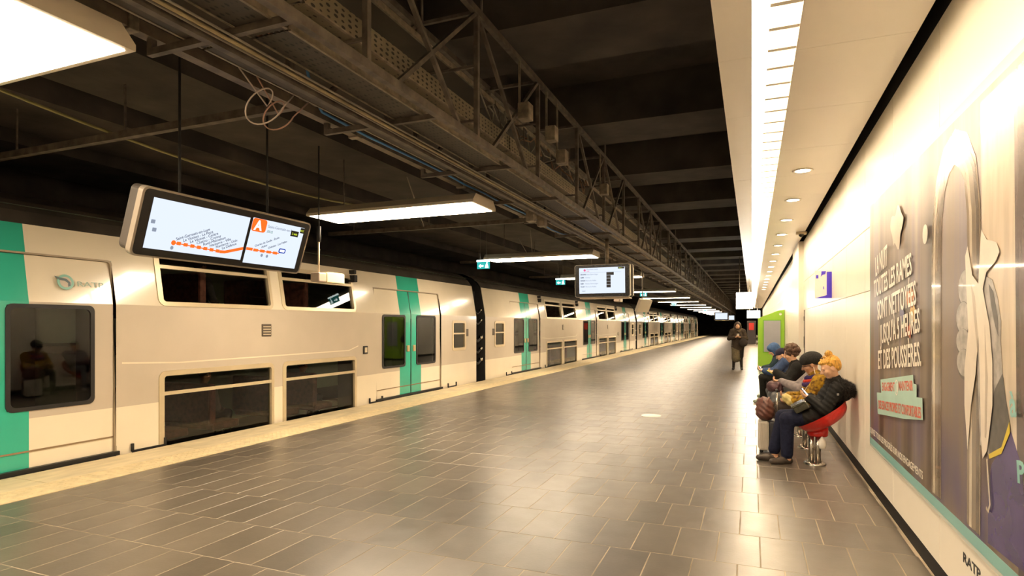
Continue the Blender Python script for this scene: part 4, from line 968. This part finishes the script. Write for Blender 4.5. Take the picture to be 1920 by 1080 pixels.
def head_prims(c, pitch, yaw, sc=1.0):
    """head centred at c; yaw 0 looks along -X, pitch > 0 looks down"""
    Rm = np.array((Matrix.Rotation(yaw, 3, 'Z') @ Matrix.Rotation(-pitch, 3, 'Y')))
    def g(x, y, z): return np.array(c) + Rm @ (np.array((-x, y, z)) * sc)          # x forward, y right-hand side of the face, z up
    eu = tuple(Matrix(Rm.tolist()).to_euler())
    def E(x, y, z, rx, ry, rz, m, k): return ('e', g(x, y, z), (rx * sc, ry * sc, rz * sc), eu, m, k)
    P_ = [E(-.015, 0, .03, .098, .077, .088, SK, .02), E(.018, 0, -.035, .072, .064, .083, SK, .03), ('c', g(.045, -.02, -.092), g(.045, .02, -.092), .024 * sc, .024 * sc, SK, .025),
          ('c', g(.082, 0, .018), g(.108, 0, -.028), .010 * sc, .014 * sc, SK, .010), ('c', g(.098, -.012, -.03), g(.098, .012, -.03), .008 * sc, .008 * sc, SK, .006),
          ('c', g(.076, -.036, .022), g(.076, .036, .022), .012 * sc, .012 * sc, SK, .015),
          ('c', g(.080, -.019, -.060), g(.080, .019, -.060), .0085 * sc, .0085 * sc, LI, .006)]
    for s_ in (-1, 1):
        P_ += [E(-.012, s_ * .079, -.012, .022, .010, .032, SK, .006), E(.0795, s_ * .032, .000, .0055, .0105, .0045, EY, .001), ('c', g(.055, s_ * .045, -.03), g(.055, s_ * .035, -.045), .026 * sc, .024 * sc, SK, .02)]
    return P_, g, eu
def body_prims(J, fat=1.0, coat=.012, skirt=None):
    """J: joint positions by name; arms and legs taper, everything blends into one body"""
    P_ = []; ch, pe, nk = J['chest'], J['pelvis'], J['neck']
    up = nrm(ch - pe); side = nrm(J['shR'] - J['shL']); fw = nrm(np.cross(up, side))
    Rm = Matrix(np.stack([fw, side, up], 1).tolist()); eu = tuple(Rm.to_euler()); f = fat
    mid_ = (ch + pe) / 2
    P_ += [('e', pe, (.125 * f, .165 * f, .12), eu, TP if J.get('long') else TR, .05), ('e', mid_, (.115 * f + coat, .15 * f + coat, .17), eu, TP, .06), ('e', ch, (.115 * f + coat, .17 * f + coat, .15), eu, TP, .06),
           ('c', J['shL'], J['shR'], .062 * f + coat, .062 * f + coat, TP, .05), ('c', ch + (nk - ch) * .6, nk, .07 + coat, .052 + coat, TP, .04), ('c', nk, J['head'] + (nk - J['head']) * .35, .05, .052, SK, .02)]
    for s_ in 'LR':
        sh, el, ha = J['sh' + s_], J['el' + s_], J['ha' + s_]
        P_ += [('c', sh, el, .056 * f + coat, .044 * f + coat, TP, .03), ('c', el, ha, .045 * f + coat, .033 * f + coat, TP, .02)]
        hp, kn, an = J['hip' + s_], J['kn' + s_], J['an' + s_]
        P_ += [('c', hp, kn, .085 * f, .062 * f, J.get('legmat', TR), .04), ('c', kn, an, .062 * f, .045 * f, J.get('legmat', TR), .02)]
        td = nrm(J['toe' + s_] - an); hl = an - td * .035; hl = V3(hl[0], hl[1], .036); toe = V3(*J['toe' + s_][:2], .034)
        P_ += [('c', an, V3(an[0], an[1], .05), .040, .040, J.get('sock', SH_), .01), ('c', hl, (hl + toe) / 2, .036, .041, SH_, .02), ('c', (hl + toe) / 2, toe, .041, .033, SH_, .02)]
        P_ += hand_prims(ha, J['hd' + s_], J['hn' + s_], (1 if s_ == 'L' else -1) * J.get('thumb' + s_, 1), J.get('curl', .5), 1.0)
    return P_
SKIN = P('skin_light', (.62, .36, .22), .45, var=.08, scale=25); SKIN2 = P('skin_brown', (.40, .21, .12), .45, var=.08, scale=25)
EYEM = P('eye_dark', (.03, .02, .015), .2); LIPM = P('lips', (.45, .17, .13), .4)
def cloth(name, col, var=.25, sc=18, bump=.35, bs=35, rough=.85): return P(name, col, rough, var=var, scale=sc, bump=bump, bscale=bs, spec=.2)
def seated(Y, hx, hz, hy=None, sx=.0, lean=.10):
    """default seated joints for a seat post at x = .67; the person faces -X. hx, hz: head centre"""
    hy = Y if hy is None else hy
    J = dict(pelvis=V3(.70 + sx, Y, .525), chest=V3(.70 + sx + lean, Y, .80), head=V3(hx, hy, hz))
    J['neck'] = J['chest'] * .45 + V3(hx + .05, hy, hz - .14) * .55
    top = J['chest'] + V3(.01, 0, .10)
    J.update(shL=top + V3(0, -.185, 0), shR=top + V3(0, .185, 0))
    J.update(hipL=V3(.64 + sx, Y - .09, .525), hipR=V3(.64 + sx, Y + .09, .525), knL=V3(.33, Y - .11, .50), knR=V3(.31, Y + .11, .51),
             anL=V3(.36, Y - .12, .09), anR=V3(.29, Y + .1, .09), toeL=V3(.20, Y - .14, .03), toeR=V3(.13, Y + .1, .03))
    J.update(elL=J['chest'] + V3(-.06, -.25, -.13), elR=J['chest'] + V3(-.06, .25, -.13), haL=V3(.55, Y - .08, .72), haR=V3(.55, Y + .08, .72),
             hdL=(-1, .3, .1), hdR=(-1, -.3, .1), hnL=(0, .4, 1), hnR=(0, -.4, 1))
    return J
def blobs(c, rad, n_, r0, rng, mat=0, cond=None, k=.012):
    """lumpy clump of hair over an ellipsoid"""
    R_ = random.Random(rng); out = []
    while len(out) < n_:
        v = Vector((R_.gauss(0, 1), R_.gauss(0, 1), R_.gauss(0, 1))).normalized(); p = np.array(c) + np.array(v) * np.array(rad)
        if cond is None or cond(p): out.append(('e', p, (r0 * R_.uniform(.8, 1.3),) * 3, (0, 0, 0), mat, k))
    return out
def phone(parent, p, d, up, nm='phone', label=None):
    M_ = frame(p, d, up); o = flat(MB(), M_, rr(-.036, .036, -.075, .075, .01), -.004, .004).build(nm, M_BLACKG)
    flat(MB(), M_, R4(-.032, .032, -.066, .066), .004, .005).build('lit_display', EM('phone_light', (.8, .88, 1), .7), o)
    tag(o, label, 'phone'); return o

# --- the person in the fur-trimmed jacket
Y = 7.65
pb = empty('person', (0, 0, 0), 'seated person with blond hair in a bun, black fur-trimmed jacket and jeans', 'person')
J = seated(Y, .825, 1.115, Y - .02, -.02, .15)
J['chest'] = V3(.845, Y, .80); J['pelvis'] = V3(.69, Y, .53); J['neck'] = V3(.88, Y, .97)
J.update(shL=V3(.885, Y - .175, .90), shR=V3(.885, Y + .175, .90), elL=V3(.755, Y - .235, .665), elR=V3(.75, Y + .23, .67), haL=V3(.625, Y - .075, .755), haR=V3(.62, Y + .07, .76),
         hdL=(-.8, .25, .4), hdR=(-.8, -.25, .45), hnL=(.3, .5, .8), hnR=(.3, -.5, .8),
         hipL=V3(.62, Y - .09, .54), hipR=V3(.62, Y + .09, .55), knL=V3(.375, Y - .10, .515), knR=V3(.34, Y + .06, .52), anL=V3(.375, Y - .10, .10), anR=V3(.245, Y + .03, .12),
         toeL=V3(.215, Y - .19, .03), toeR=V3(.075, Y - .02, .03), curl=.75, long=True, sock=SK)
hp, g, eu = head_prims(J['head'], .42, .12)
pr_ = body_prims(J, .95, .022) + hp
pr_ += [('c', J['kn' + q], J['an' + q] + V3(0, 0, .02), .078, .066, TR, .02) for q in 'LR'] + [('c', J['hip' + q], J['kn' + q], .09, .078, TR, .03) for q in 'LR']
pr_ += [('c', V3(.80, Y - .06, .60), V3(.60, Y - .12, .55), .10, .085, TP, .04), ('c', V3(.80, Y + .06, .60), V3(.60, Y + .11, .56), .10, .085, TP, .04)]
JEANS = cloth('jeans_navy', (.011, .013, .032), .3, 30, .3, 50); BLK = cloth('jacket_black', (.010, .009, .008), .3, 12, .3, 30, .7)
def quilt(X, Y_, Z, MI): return np.where(MI == TP, .0035 * np.sin((Z * .8 + X * .6) * 2 * PI / .05), 0)
sdf_build(pr_, .0062, 'body', [SKIN, BLK, JEANS, P('shoe_brown', (.06, .045, .035), .5, var=.3, scale=20), EYEM, LIPM], pb, quilt)
HB = P('hair_blond', (.62, .33, .055), .5, var=.4, scale=90, bump=.8, bscale=160, stretch=(1, 1, .3))
hr = [('e', g(-.03, 0, .052), (.098, .083, .081), eu, 0, .02), ('e', g(-.068, 0, .01), (.055, .073, .075), eu, 0, .03), ('e', g(.05, 0, .085), (.045, .058, .026), eu, 0, .02)]
hr += blobs(g(-.025, 0, .06), (.10, .084, .085), 90, .009, 3, 0, lambda p: np.dot(p - J['head'], g(1, 0, 0) - J['head']) < .05 and p[2] > J['head'][2] + .02, .01)
sdf_build(hr, .006, 'hair', [HB], pb)
sdf_build([('e', g(-.05, 0, .155), (.036, .036, .032), eu, 0, .01)] + blobs(g(-.05, 0, .155), (.03, .03, .026), 24, .011, 5), .005, 'hair_bun', [HB], pb)
# fur ring of the hood: base roll plus tufts
fur_c = V3(.935, Y, .925); ringp = []; FURM = P('fur_black', (.018, .013, .010), .75, var=.5, scale=60)
for a in np.linspace(0, 2 * PI, 30): ringp.append((fur_c + V3(.075 * math.cos(a), .175 * math.sin(a), -.035 * math.cos(a) - .02), 0))
ringp = [p[0] for p in ringp]
fp = [('c', ringp[i], ringp[i + 1], .058, .058, 0, .03) for i in range(29)] + [('e', fur_c + V3(.03, 0, -.09), (.09, .16, .10), (0, .5, 0), 0, .03)]
fo = sdf_build(fp, .009, 'fur_hood', [BLK], pb)
tf = MB(); R_ = random.Random(4)
for v in fo.data.vertices:
    for rep in range(1):
        if R_.random() < .42 and v.co.z > .80:
            p = Vector(v.co); nn = Vector(v.normal); d = (nn + Vector((R_.uniform(-.6, .6), R_.uniform(-.6, .6), R_.uniform(-.6, .4)))).normalized(); t1 = d.orthogonal().normalized() * .0035; t2 = d.cross(t1)
            L_ = R_.uniform(.02, .042); L_ = min(L_, (WX - .004 - p.x) / d.x) if d.x > .05 else L_; tf.add([p + t1, p - t1 * .5 + t2 * .8, p - t1 * .5 - t2 * .8, p + d * L_], [(0, 1, 3), (1, 2, 3), (2, 0, 3)])
tag(tf.build('fur_trim', FURM, pb), kind='stuff')
MB().bevbox(-.012, .012, -.003, .003, -.012, .012, .002).build('sleeve_badge', P('badge_grey', (.25, .24, .23), .5), pb).location = (.875, Y - .262, .84)
phone(None, (.575, Y - .03, .815), (.15, .95, .1), (-.6, .1, .75), label='phone held by the blond person with the fur-trimmed jacket')
# clutch bag on the lap
r = empty('clutch_bag', (.54, Y - .09, .632), 'dark olive patent clutch bag on the lap of the blond person', 'bag')
CB = P('patent_olive', (.05, .048, .028), .25, var=.3, scale=14, coat=.5); M = Matrix.Rotation(-.55, 4, 'Y')
b_ = MB().bevbox(-.085, .085, -.12, .12, .0, .085, .02); MB().add([M @ Vector(v) for v in b_.v], b_.f).build('body', CB, r)
b_ = MB().bevbox(-.09, .06, -.125, .125, .07, .095, .01); MB().add([M @ Vector(v) for v in b_.v], b_.f).build('flap', CB, r)
for q in range(5):
    b_ = MB().bevbox(-.07 + q * .032, -.062 + q * .032, -.126, -.119, .01, .075, .002); MB().add([M @ Vector(v) for v in b_.v], b_.f).build('pleat', CB, r)

# --- the person in the mustard jacket
Y = 8.6
pm = empty('person', (0, 0, 0), 'seated person in a black beanie, bright scarf and mustard jacket', 'person')
J = seated(Y, .70, 1.09, Y, -.02, .10); J['chest'] = V3(.79, Y, .78); J['neck'] = V3(.76, Y, .95)
J.update(shL=V3(.80, Y - .18, .89), shR=V3(.80, Y + .18, .89), elL=V3(.63, Y - .24, .64), elR=V3(.63, Y + .24, .64), haL=V3(.47, Y - .13, .63), haR=V3(.46, Y + .06, .66), hdL=(-.8, .2, -.3), hdR=(-.8, -.2, .1), curl=.8,
         anL=V3(.38, Y - .12, .09), toeL=V3(.24, Y - .14, .03))
hp, g, eu = head_prims(J['head'], .40, .05)
MUS = P('jacket_mustard', (.42, .24, .015), .7, var=.6, scale=24, bump=.4, bscale=30, col2=(.09, .04, .008), detail=1, spec=.2)
sdf_build(body_prims(J, 1.08, .028) + hp, .0075, 'body', [SKIN2, MUS, cloth('trousers_brown', (.035, .026, .02)), M_BLACK, EYEM, LIPM], pm)
BEAN = P('beanie_black', (.014, .013, .011), .9, var=.3, scale=60, bump=.9, bscale=120, stretch=(1, 1, .2))
sdf_build([('e', g(-.025, 0, .072), (.128, .106, .092), eu, 0, .02), ('e', g(-.085, 0, .045), (.09, .098, .08), eu, 0, .03), ('c', g(.07, -.05, .05), g(.07, .05, .05), .022, .022, 0, .03)], .007, 'beanie', [BEAN], pm)
MB().tube([g(-.02, -.083, -.02), g(.04, -.075, .004), g(.092, -.05, .006), g(.098, 0, .01), g(.092, .05, .006), g(.04, .075, .004), g(-.02, .083, -.02)], .0035, 6).build('glasses', M_BLACK, pm)
nk = J['neck']
for q, (dz, rad, cc, nm) in enumerate(((-.01, .098, (.035, .022, .10), 'navy'), (-.05, .112, (.40, .035, .02), 'red'), (-.085, .125, (.06, .035, .12), 'purple'))):
    pts = [nk + V3(rad * math.cos(a), rad * 1.05 * math.sin(a), dz + .035 * math.cos(a)) for a in np.linspace(0, 2 * PI, 20)]
    sdf_build([('c', pts[i], pts[i + 1], .030, .030, 0, .02) for i in range(19)], .008, 'scarf_fold', [cloth('scarf_' + nm, cc, .3, 30)], pm)
sdf_build([('c', nk + V3(.11, -.12, -.02), nk + V3(.14, 0, -.06), .05, .06, 0, .03), ('c', nk + V3(.14, 0, -.06), nk + V3(.11, .12, -.02), .06, .05, 0, .03)], .009, 'hood', [MUS], pm)
MB().tube([g(-.02, -.082, -.03), g(.0, -.09, -.12), V3(.68, Y - .12, .85), V3(.60, Y - .15, .72)], .003, 6).build('earphone_wire', P('white_wire', (.8, .78, .7), .4), pm)
o = sdf_build([('e', V3(.47, Y - .16, .615), (.10, .05, .06), (0, .55, 0), 0, .03), ('e', V3(.41, Y - .15, .665), (.06, .045, .05), (0, .3, .2), 0, .03), ('e', V3(.53, Y - .17, .59), (.06, .04, .045), (0, .2, 0), 0, .03)], .007, 'crumpled_bag', [P('purse_pale_yellow', (.60, .50, .20), .6, var=.3, scale=14, bump=.5, bscale=25)], None, lambda X_, Y_, Z_, M_: .006 * np.sin(X_ * 80 + 40 * Z_) * np.cos(Z_ * 70))
tag(o, 'crumpled pale yellow bag on the knees of the mustard-jacketed person', 'bag')

# --- the grey-sleeved person, mostly hidden behind the beanie
Y = 9.5
pg = empty('person', (0, 0, 0), 'seated person with grey sleeves and faded jeans behind the beanie wearer', 'person')
J = seated(Y, .80, 1.08, Y, -.02, .14)
J.update(elL=V3(.62, Y - .22, .70), elR=V3(.62, Y + .22, .70), haL=V3(.40, Y - .02, .78), haR=V3(.40, Y + .08, .76), knL=V3(.32, Y - .10, .58), knR=V3(.28, Y + .1, .58), anL=V3(.30, Y - .1, .10), curl=.8)
hp, g, eu = head_prims(J['head'], .3, 0)
sdf_build(body_prims(J, 1.0, .02) + hp, .009, 'body', [SKIN, cloth('sleeve_grey', (.22, .19, .19)), cloth('jeans_faded', (.16, .165, .17)), P('shoe_pale', (.5, .46, .4), .6), EYEM, LIPM], pg)
sdf_build([('e', g(-.03, 0, .05), (.1, .085, .085), eu, 0, .02)], .009, 'hair', [P('hair_brown', (.06, .035, .02), .6, var=.4, scale=70)], pg)
sdf_build([('c', J['neck'] + V3(-.05, -.1, -.02), J['neck'] + V3(-.08, .0, -.08), .035, .04, 0, .02), ('c', J['neck'] + V3(-.08, 0, -.08), J['neck'] + V3(-.05, .1, -.02), .04, .035, 0, .02)], .009, 'pale_scarf', [cloth('scarf_white', (.6, .56, .48))], pg)
o = sdf_build([('e', V3(.32, Y - .02, .69), (.115, .13, .07), (0, .5, 0), 0, .03), ('e', V3(.27, Y + .06, .70), (.07, .09, .08), (0, .3, 0), 0, .03), ('e', V3(.36, Y - .04, .74), (.05, .08, .03), (0, .5, 0), 0, .03)], .009, 'burgundy_bag', [P('bag_burgundy', (.07, .025, .03), .6, var=.4, scale=20, bump=.5, bscale=30)], None, lambda X_, Y_, Z_, M_: .006 * np.sin(X_ * 60 - 50 * Z_ + 5 * np.sin(Y_ * 20)))
tag(o, 'soft burgundy bag on the lap of the grey-sleeved person', 'bag')

# --- the curly-haired person
Y = 10.45
pc = empty('person', (0, 0, 0), 'seated person with curly brown hair and black coat leaning forward', 'person')
J = seated(Y, .575, 1.14, Y, -.02, -.02); J['chest'] = V3(.66, Y, .82); J['neck'] = V3(.63, Y, .99)
J.update(shL=V3(.66, Y - .18, .94), shR=V3(.66, Y + .18, .94), elL=V3(.53, Y - .24, .73), elR=V3(.53, Y + .24, .73), haL=V3(.36, Y - .08, .84), haR=V3(.36, Y + .06, .84), knL=V3(.27, Y - .11, .56), curl=.8)
hp, g, eu = head_prims(J['head'], .30, .05)
sdf_build(body_prims(J, 1.05, .024) + hp, .009, 'body', [SKIN, cloth('coat_black', (.014, .013, .012)), cloth('trousers_grey', (.10, .10, .10)), M_BLACK, EYEM, LIPM], pc)
sdf_build([('e', g(-.03, 0, .05), (.1, .088, .09), eu, 0, .02)] + blobs(g(-.035, 0, .055), (.105, .098, .095), 120, .024, 8, 0, lambda p: np.dot(p - J['head'], g(1, 0, 0) - J['head']) < .06 and p[2] > J['head'][2] - .06, .008), .008, 'curly_hair', [P('hair_curly', (.085, .042, .022), .6, var=.5, scale=60, bump=1, bscale=90)], pc)
sdf_build([('c', J['neck'] + V3(.05, -.1, -.02), J['neck'] + V3(.08, .0, -.03), .035, .04, 0, .02), ('c', J['neck'] + V3(.08, 0, -.03), J['neck'] + V3(.05, .1, -.02), .04, .035, 0, .02)], .009, 'collar', [cloth('collar_pink', (.45, .30, .25))], pc)
M_ = frame((.27, Y - .03, .85), (.1, .95, 0), (-.8, 0, .5)); o = flat(MB(), M_, R4(-.07, .07, -.05, .05), -.004, .003).build('booklet', P('booklet_yellow_green', (.45, .50, .06), .5)); tag(o, 'yellow-green booklet in the hands of the curly-haired person', 'booklet')

# --- the person in the dark cap
Y = 13.2
pk = empty('person', (0, 0, 0), 'seated person in a dark cap, blue jacket and black trousers bending forward', 'person')
J = seated(Y, .545, 1.00, Y, -.02, -.08); J['chest'] = V3(.61, Y, .76); J['neck'] = V3(.58, Y, .90)
J.update(shL=V3(.62, Y - .18, .87), shR=V3(.62, Y + .18, .87), elL=V3(.42, Y - .22, .66), elR=V3(.42, Y + .22, .66), haL=V3(.24, Y - .10, .67), haR=V3(.24, Y + .06, .68), knL=V3(.19, Y - .12, .53), knR=V3(.19, Y + .12, .53), anL=V3(.20, Y + .02, .09), anR=V3(.26, Y + .2, .09), toeL=V3(.05, Y, .03), toeR=V3(.1, Y + .2, .03), curl=.6)
hp, g, eu = head_prims(J['head'], .5, .05)
SNK = P('sneaker_green_white', (.50, .52, .42), .6, var=.6, scale=14, col2=(.06, .12, .06))
sdf_build(body_prims(J, 1.02, .022) + hp, .010, 'body', [SKIN, cloth('jacket_blue', (.045, .075, .16)), cloth('trousers_black', (.016, .016, .014)), SNK, EYEM, LIPM], pk)
sdf_build([('e', g(-.02, 0, .05), (.11, .09, .085), eu, 0, .02), ('c', g(.07, -.04, .045), g(.13, 0, .04), .015, .012, 0, .02), ('c', g(.07, .04, .045), g(.13, 0, .04), .015, .012, 0, .02)], .008, 'cap', [cloth('cap_navy', (.025, .022, .045))], pk)
phone(None, (.17, Y - .03, .71), (.1, .95, 0), (-.5, 0, .8), label='phone held low by the person in the dark cap')

# --- the person in the blue hood
Y = 14.15
ph = empty('person', (0, 0, 0), 'seated person bending over with a bright blue hood pulled up', 'person')
J = seated(Y, .43, 1.06, Y, -.03, -.12); J['chest'] = V3(.54, Y, .80); J['neck'] = V3(.50, Y, .95)
J.update(shL=V3(.55, Y - .18, .90), shR=V3(.55, Y + .18, .90), elL=V3(.40, Y - .22, .68), elR=V3(.40, Y + .22, .68), haL=V3(.24, Y - .08, .66), haR=V3(.24, Y + .08, .66), curl=.6)
hp, g, eu = head_prims(J['head'], .55, .0)
sdf_build(body_prims(J, 1.02, .022) + hp, .010, 'body', [SKIN, cloth('jacket_dark_teal', (.018, .035, .045)), MATS['trousers_black'], SNK, EYEM, LIPM], ph)
sdf_build([('e', g(-.035, 0, .03), (.125, .115, .125), eu, 0, .02), ('c', g(.05, -.06, .08), g(.05, .06, .08), .045, .045, 0, .04), ('c', g(-.05, 0, -.08), J['neck'] + V3(.05, 0, -.02), .1, .11, 0, .04)], .009, 'hood', [cloth('hood_blue', (.055, .11, .24))], ph)

# --- the standing person on the platform
X0, Y = -.48, 22.9
ps = empty('person', (0, 0, 0), 'standing person in a dark brown coat and long khaki skirt holding a phone', 'person')
def W_(fx, sy, z): return V3(X0 + sy, Y - fx, z)          # fx towards the camera, sy to the right
J = dict(pelvis=W_(0, 0, .95), chest=W_(0, 0, 1.27), neck=W_(.01, 0, 1.46), head=W_(.03, 0, 1.585), shL=W_(0, .19, 1.38), shR=W_(0, -.19, 1.38), elL=W_(.04, .29, 1.12), elR=W_(.04, -.29, 1.12), haL=W_(.28, .10, 1.17), haR=W_(.28, -.08, 1.17),
         hipL=W_(0, .09, .92), hipR=W_(0, -.09, .92), knL=W_(.02, .11, .5), knR=W_(.02, -.12, .5), anL=W_(0, .13, .09), anR=W_(0, -.14, .09), toeL=W_(.16, .15, .03), toeR=W_(.16, -.16, .03),
         hdL=(-.5, -.8, .1), hdR=(.5, -.8, .1), hnL=(0, .2, 1), hnR=(0, .2, 1), curl=.7, long=True)
hp, g, eu = head_prims(J['head'], .2, PI / 2)
COATB = cloth('coat_dark_brown', (.045, .032, .022)); KH = cloth('skirt_khaki', (.14, .115, .07))
ext = [('c', W_(0, 0, 1.2), W_(0, 0, .84), .19, .215, TP, .05), ('c', W_(.02, -.04, .86), W_(.02, -.05, .42), .17, .155, 6, .03), ('c', W_(0, .06, .86), W_(0, .07, .5), .16, .13, TR, .03)]
sdf_build(body_prims(J, 1.0, .026) + hp + ext, .011, 'body', [SKIN, COATB, cloth('trousers_dark', (.022, .018, .016)), M_BLACK, EYEM, LIPM, KH], ps)
sdf_build([('e', g(-.03, 0, .04), (.105, .10, .105), eu, 0, .02), ('c', g(-.02, -.085, .04), g(-.0, -.095, -.14), .035, .045, 0, .03), ('c', g(-.02, .085, .04), g(.0, .095, -.14), .035, .045, 0, .03)], .009, 'hair', [P('hair_dark', (.045, .025, .017), .6, var=.4, scale=70)], ps)
sdf_build([('c', W_(.0, -.14, 1.44), W_(.10, 0, 1.36), .055, .055, 0, .03), ('c', W_(.10, 0, 1.36), W_(0, .14, 1.44), .055, .055, 0, .03), ('c', W_(-.1, -.08, 1.44), W_(-.1, .08, 1.44), .06, .06, 0, .03)], .010, 'collar', [cloth('collar_olive', (.085, .062, .038))], ps)
o = sdf_build([('e', W_(.31, .19, .985), (.15, .085, .145), (0, 0, 0), 0, .03), ('c', W_(.30, .17, 1.10), W_(.20, .05, 1.34), .014, .014, 0, .02), ('c', W_(.20, .05, 1.34), W_(.10, -.10, 1.46), .014, .014, 0, .01)], .010, 'shoulder_bag', [cloth('bag_dark', (.03, .024, .02))], None)
tag(o, 'round dark shoulder bag carried by the standing person', 'bag')
tag(MB().bevbox(X0 - .02, X0 + .06, Y - .37, Y - .33, 1.20, 1.30, .008).build('phone', P('phone_pale', (.5, .45, .38), .4)), 'pale phone in the hands of the standing person', 'phone')

# --- passengers behind the carriage windows
for q, (px_, py_, zf, lab, cc, hc) in enumerate(((-8.05, 6.78, 1.32, 'dark-clothed passenger sitting behind an upper deck window', (.02, .018, .02), (.03, .02, .015)), (-8.0, 9.02, -.36, 'grey-clothed passenger sitting behind a lower deck window', (.16, .14, .13), (.04, .025, .02)), (-7.95, 6.78, -.36, 'brown-clothed passenger sitting low behind a lower deck window', (.09, .06, .045), (.05, .03, .02)))):
    o = empty('person', (0, 0, 0), lab, 'person')
    def Q(fx, sy, z): return V3(px_ + sy, py_ + fx, zf + z)
    hp, g, eu = head_prims(Q(.03, 0, 1.20), .15, -PI / 2)
    pp_ = [('e', Q(0, 0, .58), (.16, .14, .14), (0, 0, 0), TP, .05), ('e', Q(0, 0, .82), (.20, .14, .22), (0, 0, 0), TP, .06), ('c', Q(0, -.17, .95), Q(0, .17, .95), .075, .075, TP, .05), ('c', Q(0, 0, 1.0), Q(.02, 0, 1.12), .055, .05, SK, .02)]
    for s_ in (-1, 1):
        pp_ += [('c', Q(0, s_ * .2, .93), Q(.05, s_ * .25, .68), .065, .055, TP, .03), ('c', Q(.05, s_ * .25, .68), Q(.25, s_ * .1, .62), .055, .04, TP, .02), ('c', Q(0, s_ * .09, .55), Q(.38, s_ * .1, .55), .085, .065, TR, .03), ('c', Q(.38, s_ * .1, .55), Q(.36, s_ * .1, .08), .062, .045, TR, .02), ('c', Q(.34, s_ * .1, .04), Q(.48, s_ * .1, .035), .04, .034, SH_, .02)]
        pp_ += hand_prims(Q(.25, s_ * .1, .62), (-s_ * .4, .9, 0), (0, 0, -1), s_, .4)
    sdf_build(pp_ + hp, .012, 'body', [SKIN2, cloth('passenger_%d' % q, cc), MATS['trousers_black'], M_BLACK, EYEM, LIPM], o)
    sdf_build([('e', g(-.03, 0, .045), (.105, .09, .095), eu, 0, .02)], .012, 'hair', [P('passenger_hair_%d' % q, hc, .6, var=.3, scale=50)], o)

# ------------------------------------------------------------------ suitcase and brown bag beside the seats
sc_ = empty('suitcase', (.18, 8.22, 0), 'pale ribbed hard-shell suitcase standing before the seats', 'suitcase')
CS = P('suitcase_pale', (.55, .50, .42), .35, var=.06, scale=6)
cb_ = MB().bevbox(-.10, .02, -.15, .15, .03, .40, .025).build('front_shell', CS, sc_)
for q in range(6):
    MB().bevbox(-.108, -.098, -.125 + q * .046, -.105 + q * .046, .06, .37, .003).build('rib', CS, cb_)
    MB().bevbox(-.085 + q * .018, -.077 + q * .018, -.157, -.148, .06, .37, .003).build('rib', CS, cb_)
MB().bevbox(.02, .125, -.15, .15, .03, .40, .02).build('rear_shell', P('suitcase_dark', (.03, .03, .035), .45), sc_)
for a, b in ((-.07, -.12), (-.07, .12), (.07, -.12), (.07, .12)): MB().tube([(a - .0, b - .012, .022), (a, b + .012, .022)], .022, 12).build('wheel', M_BLACK, sc_)
for b in (-.07, .07): MB().tube([(.112, b, .38), (.112, b, .77)], .009, 8).build('handle_rod', M_STEEL, sc_)
MB().tube([(.112, -.08, .775), (.112, .08, .775)], .015, 10).build('handle_grip', M_BLACK, sc_)
bgr = empty('brown_travel_bag', (.155, 8.2, .418), 'brown crinkled travel bag sitting on the pale suitcase', 'bag')
BR = P('bag_brown', (.10, .033, .022), .5, var=.35, scale=10, bump=.6, bscale=22)
def crink(X, Y_, Z, MI): return .005 * np.sin(Z * 95 + 6 * np.sin(X * 14)) * np.cos(Y_ * 18)
sdf_build([('e', V3(0, 0, .12), (.108, .17, .145), (0, 0, 0), 0, .04), ('e', V3(.0, -.02, .07), (.104, .16, .09), (0, 0, 0), 0, .04), ('e', V3(-.01, .02, .19), (.09, .12, .07), (0, .2, 0), 0, .04)], .007, 'body', [BR], bgr, crink)
MB().tube([(.02, -.12, .19), (.035, -.09, .245), (.045, 0, .265), (.035, .09, .245), (.02, .12, .19)], .010, 8).build('handle', BR, bgr)
MB().tube([(-.02, -.14, .22), (-.02, .0, .27), (-.02, .14, .22)], .006, 6).build('zip', P('zip_dark', (.03, .02, .02), .4), bgr)
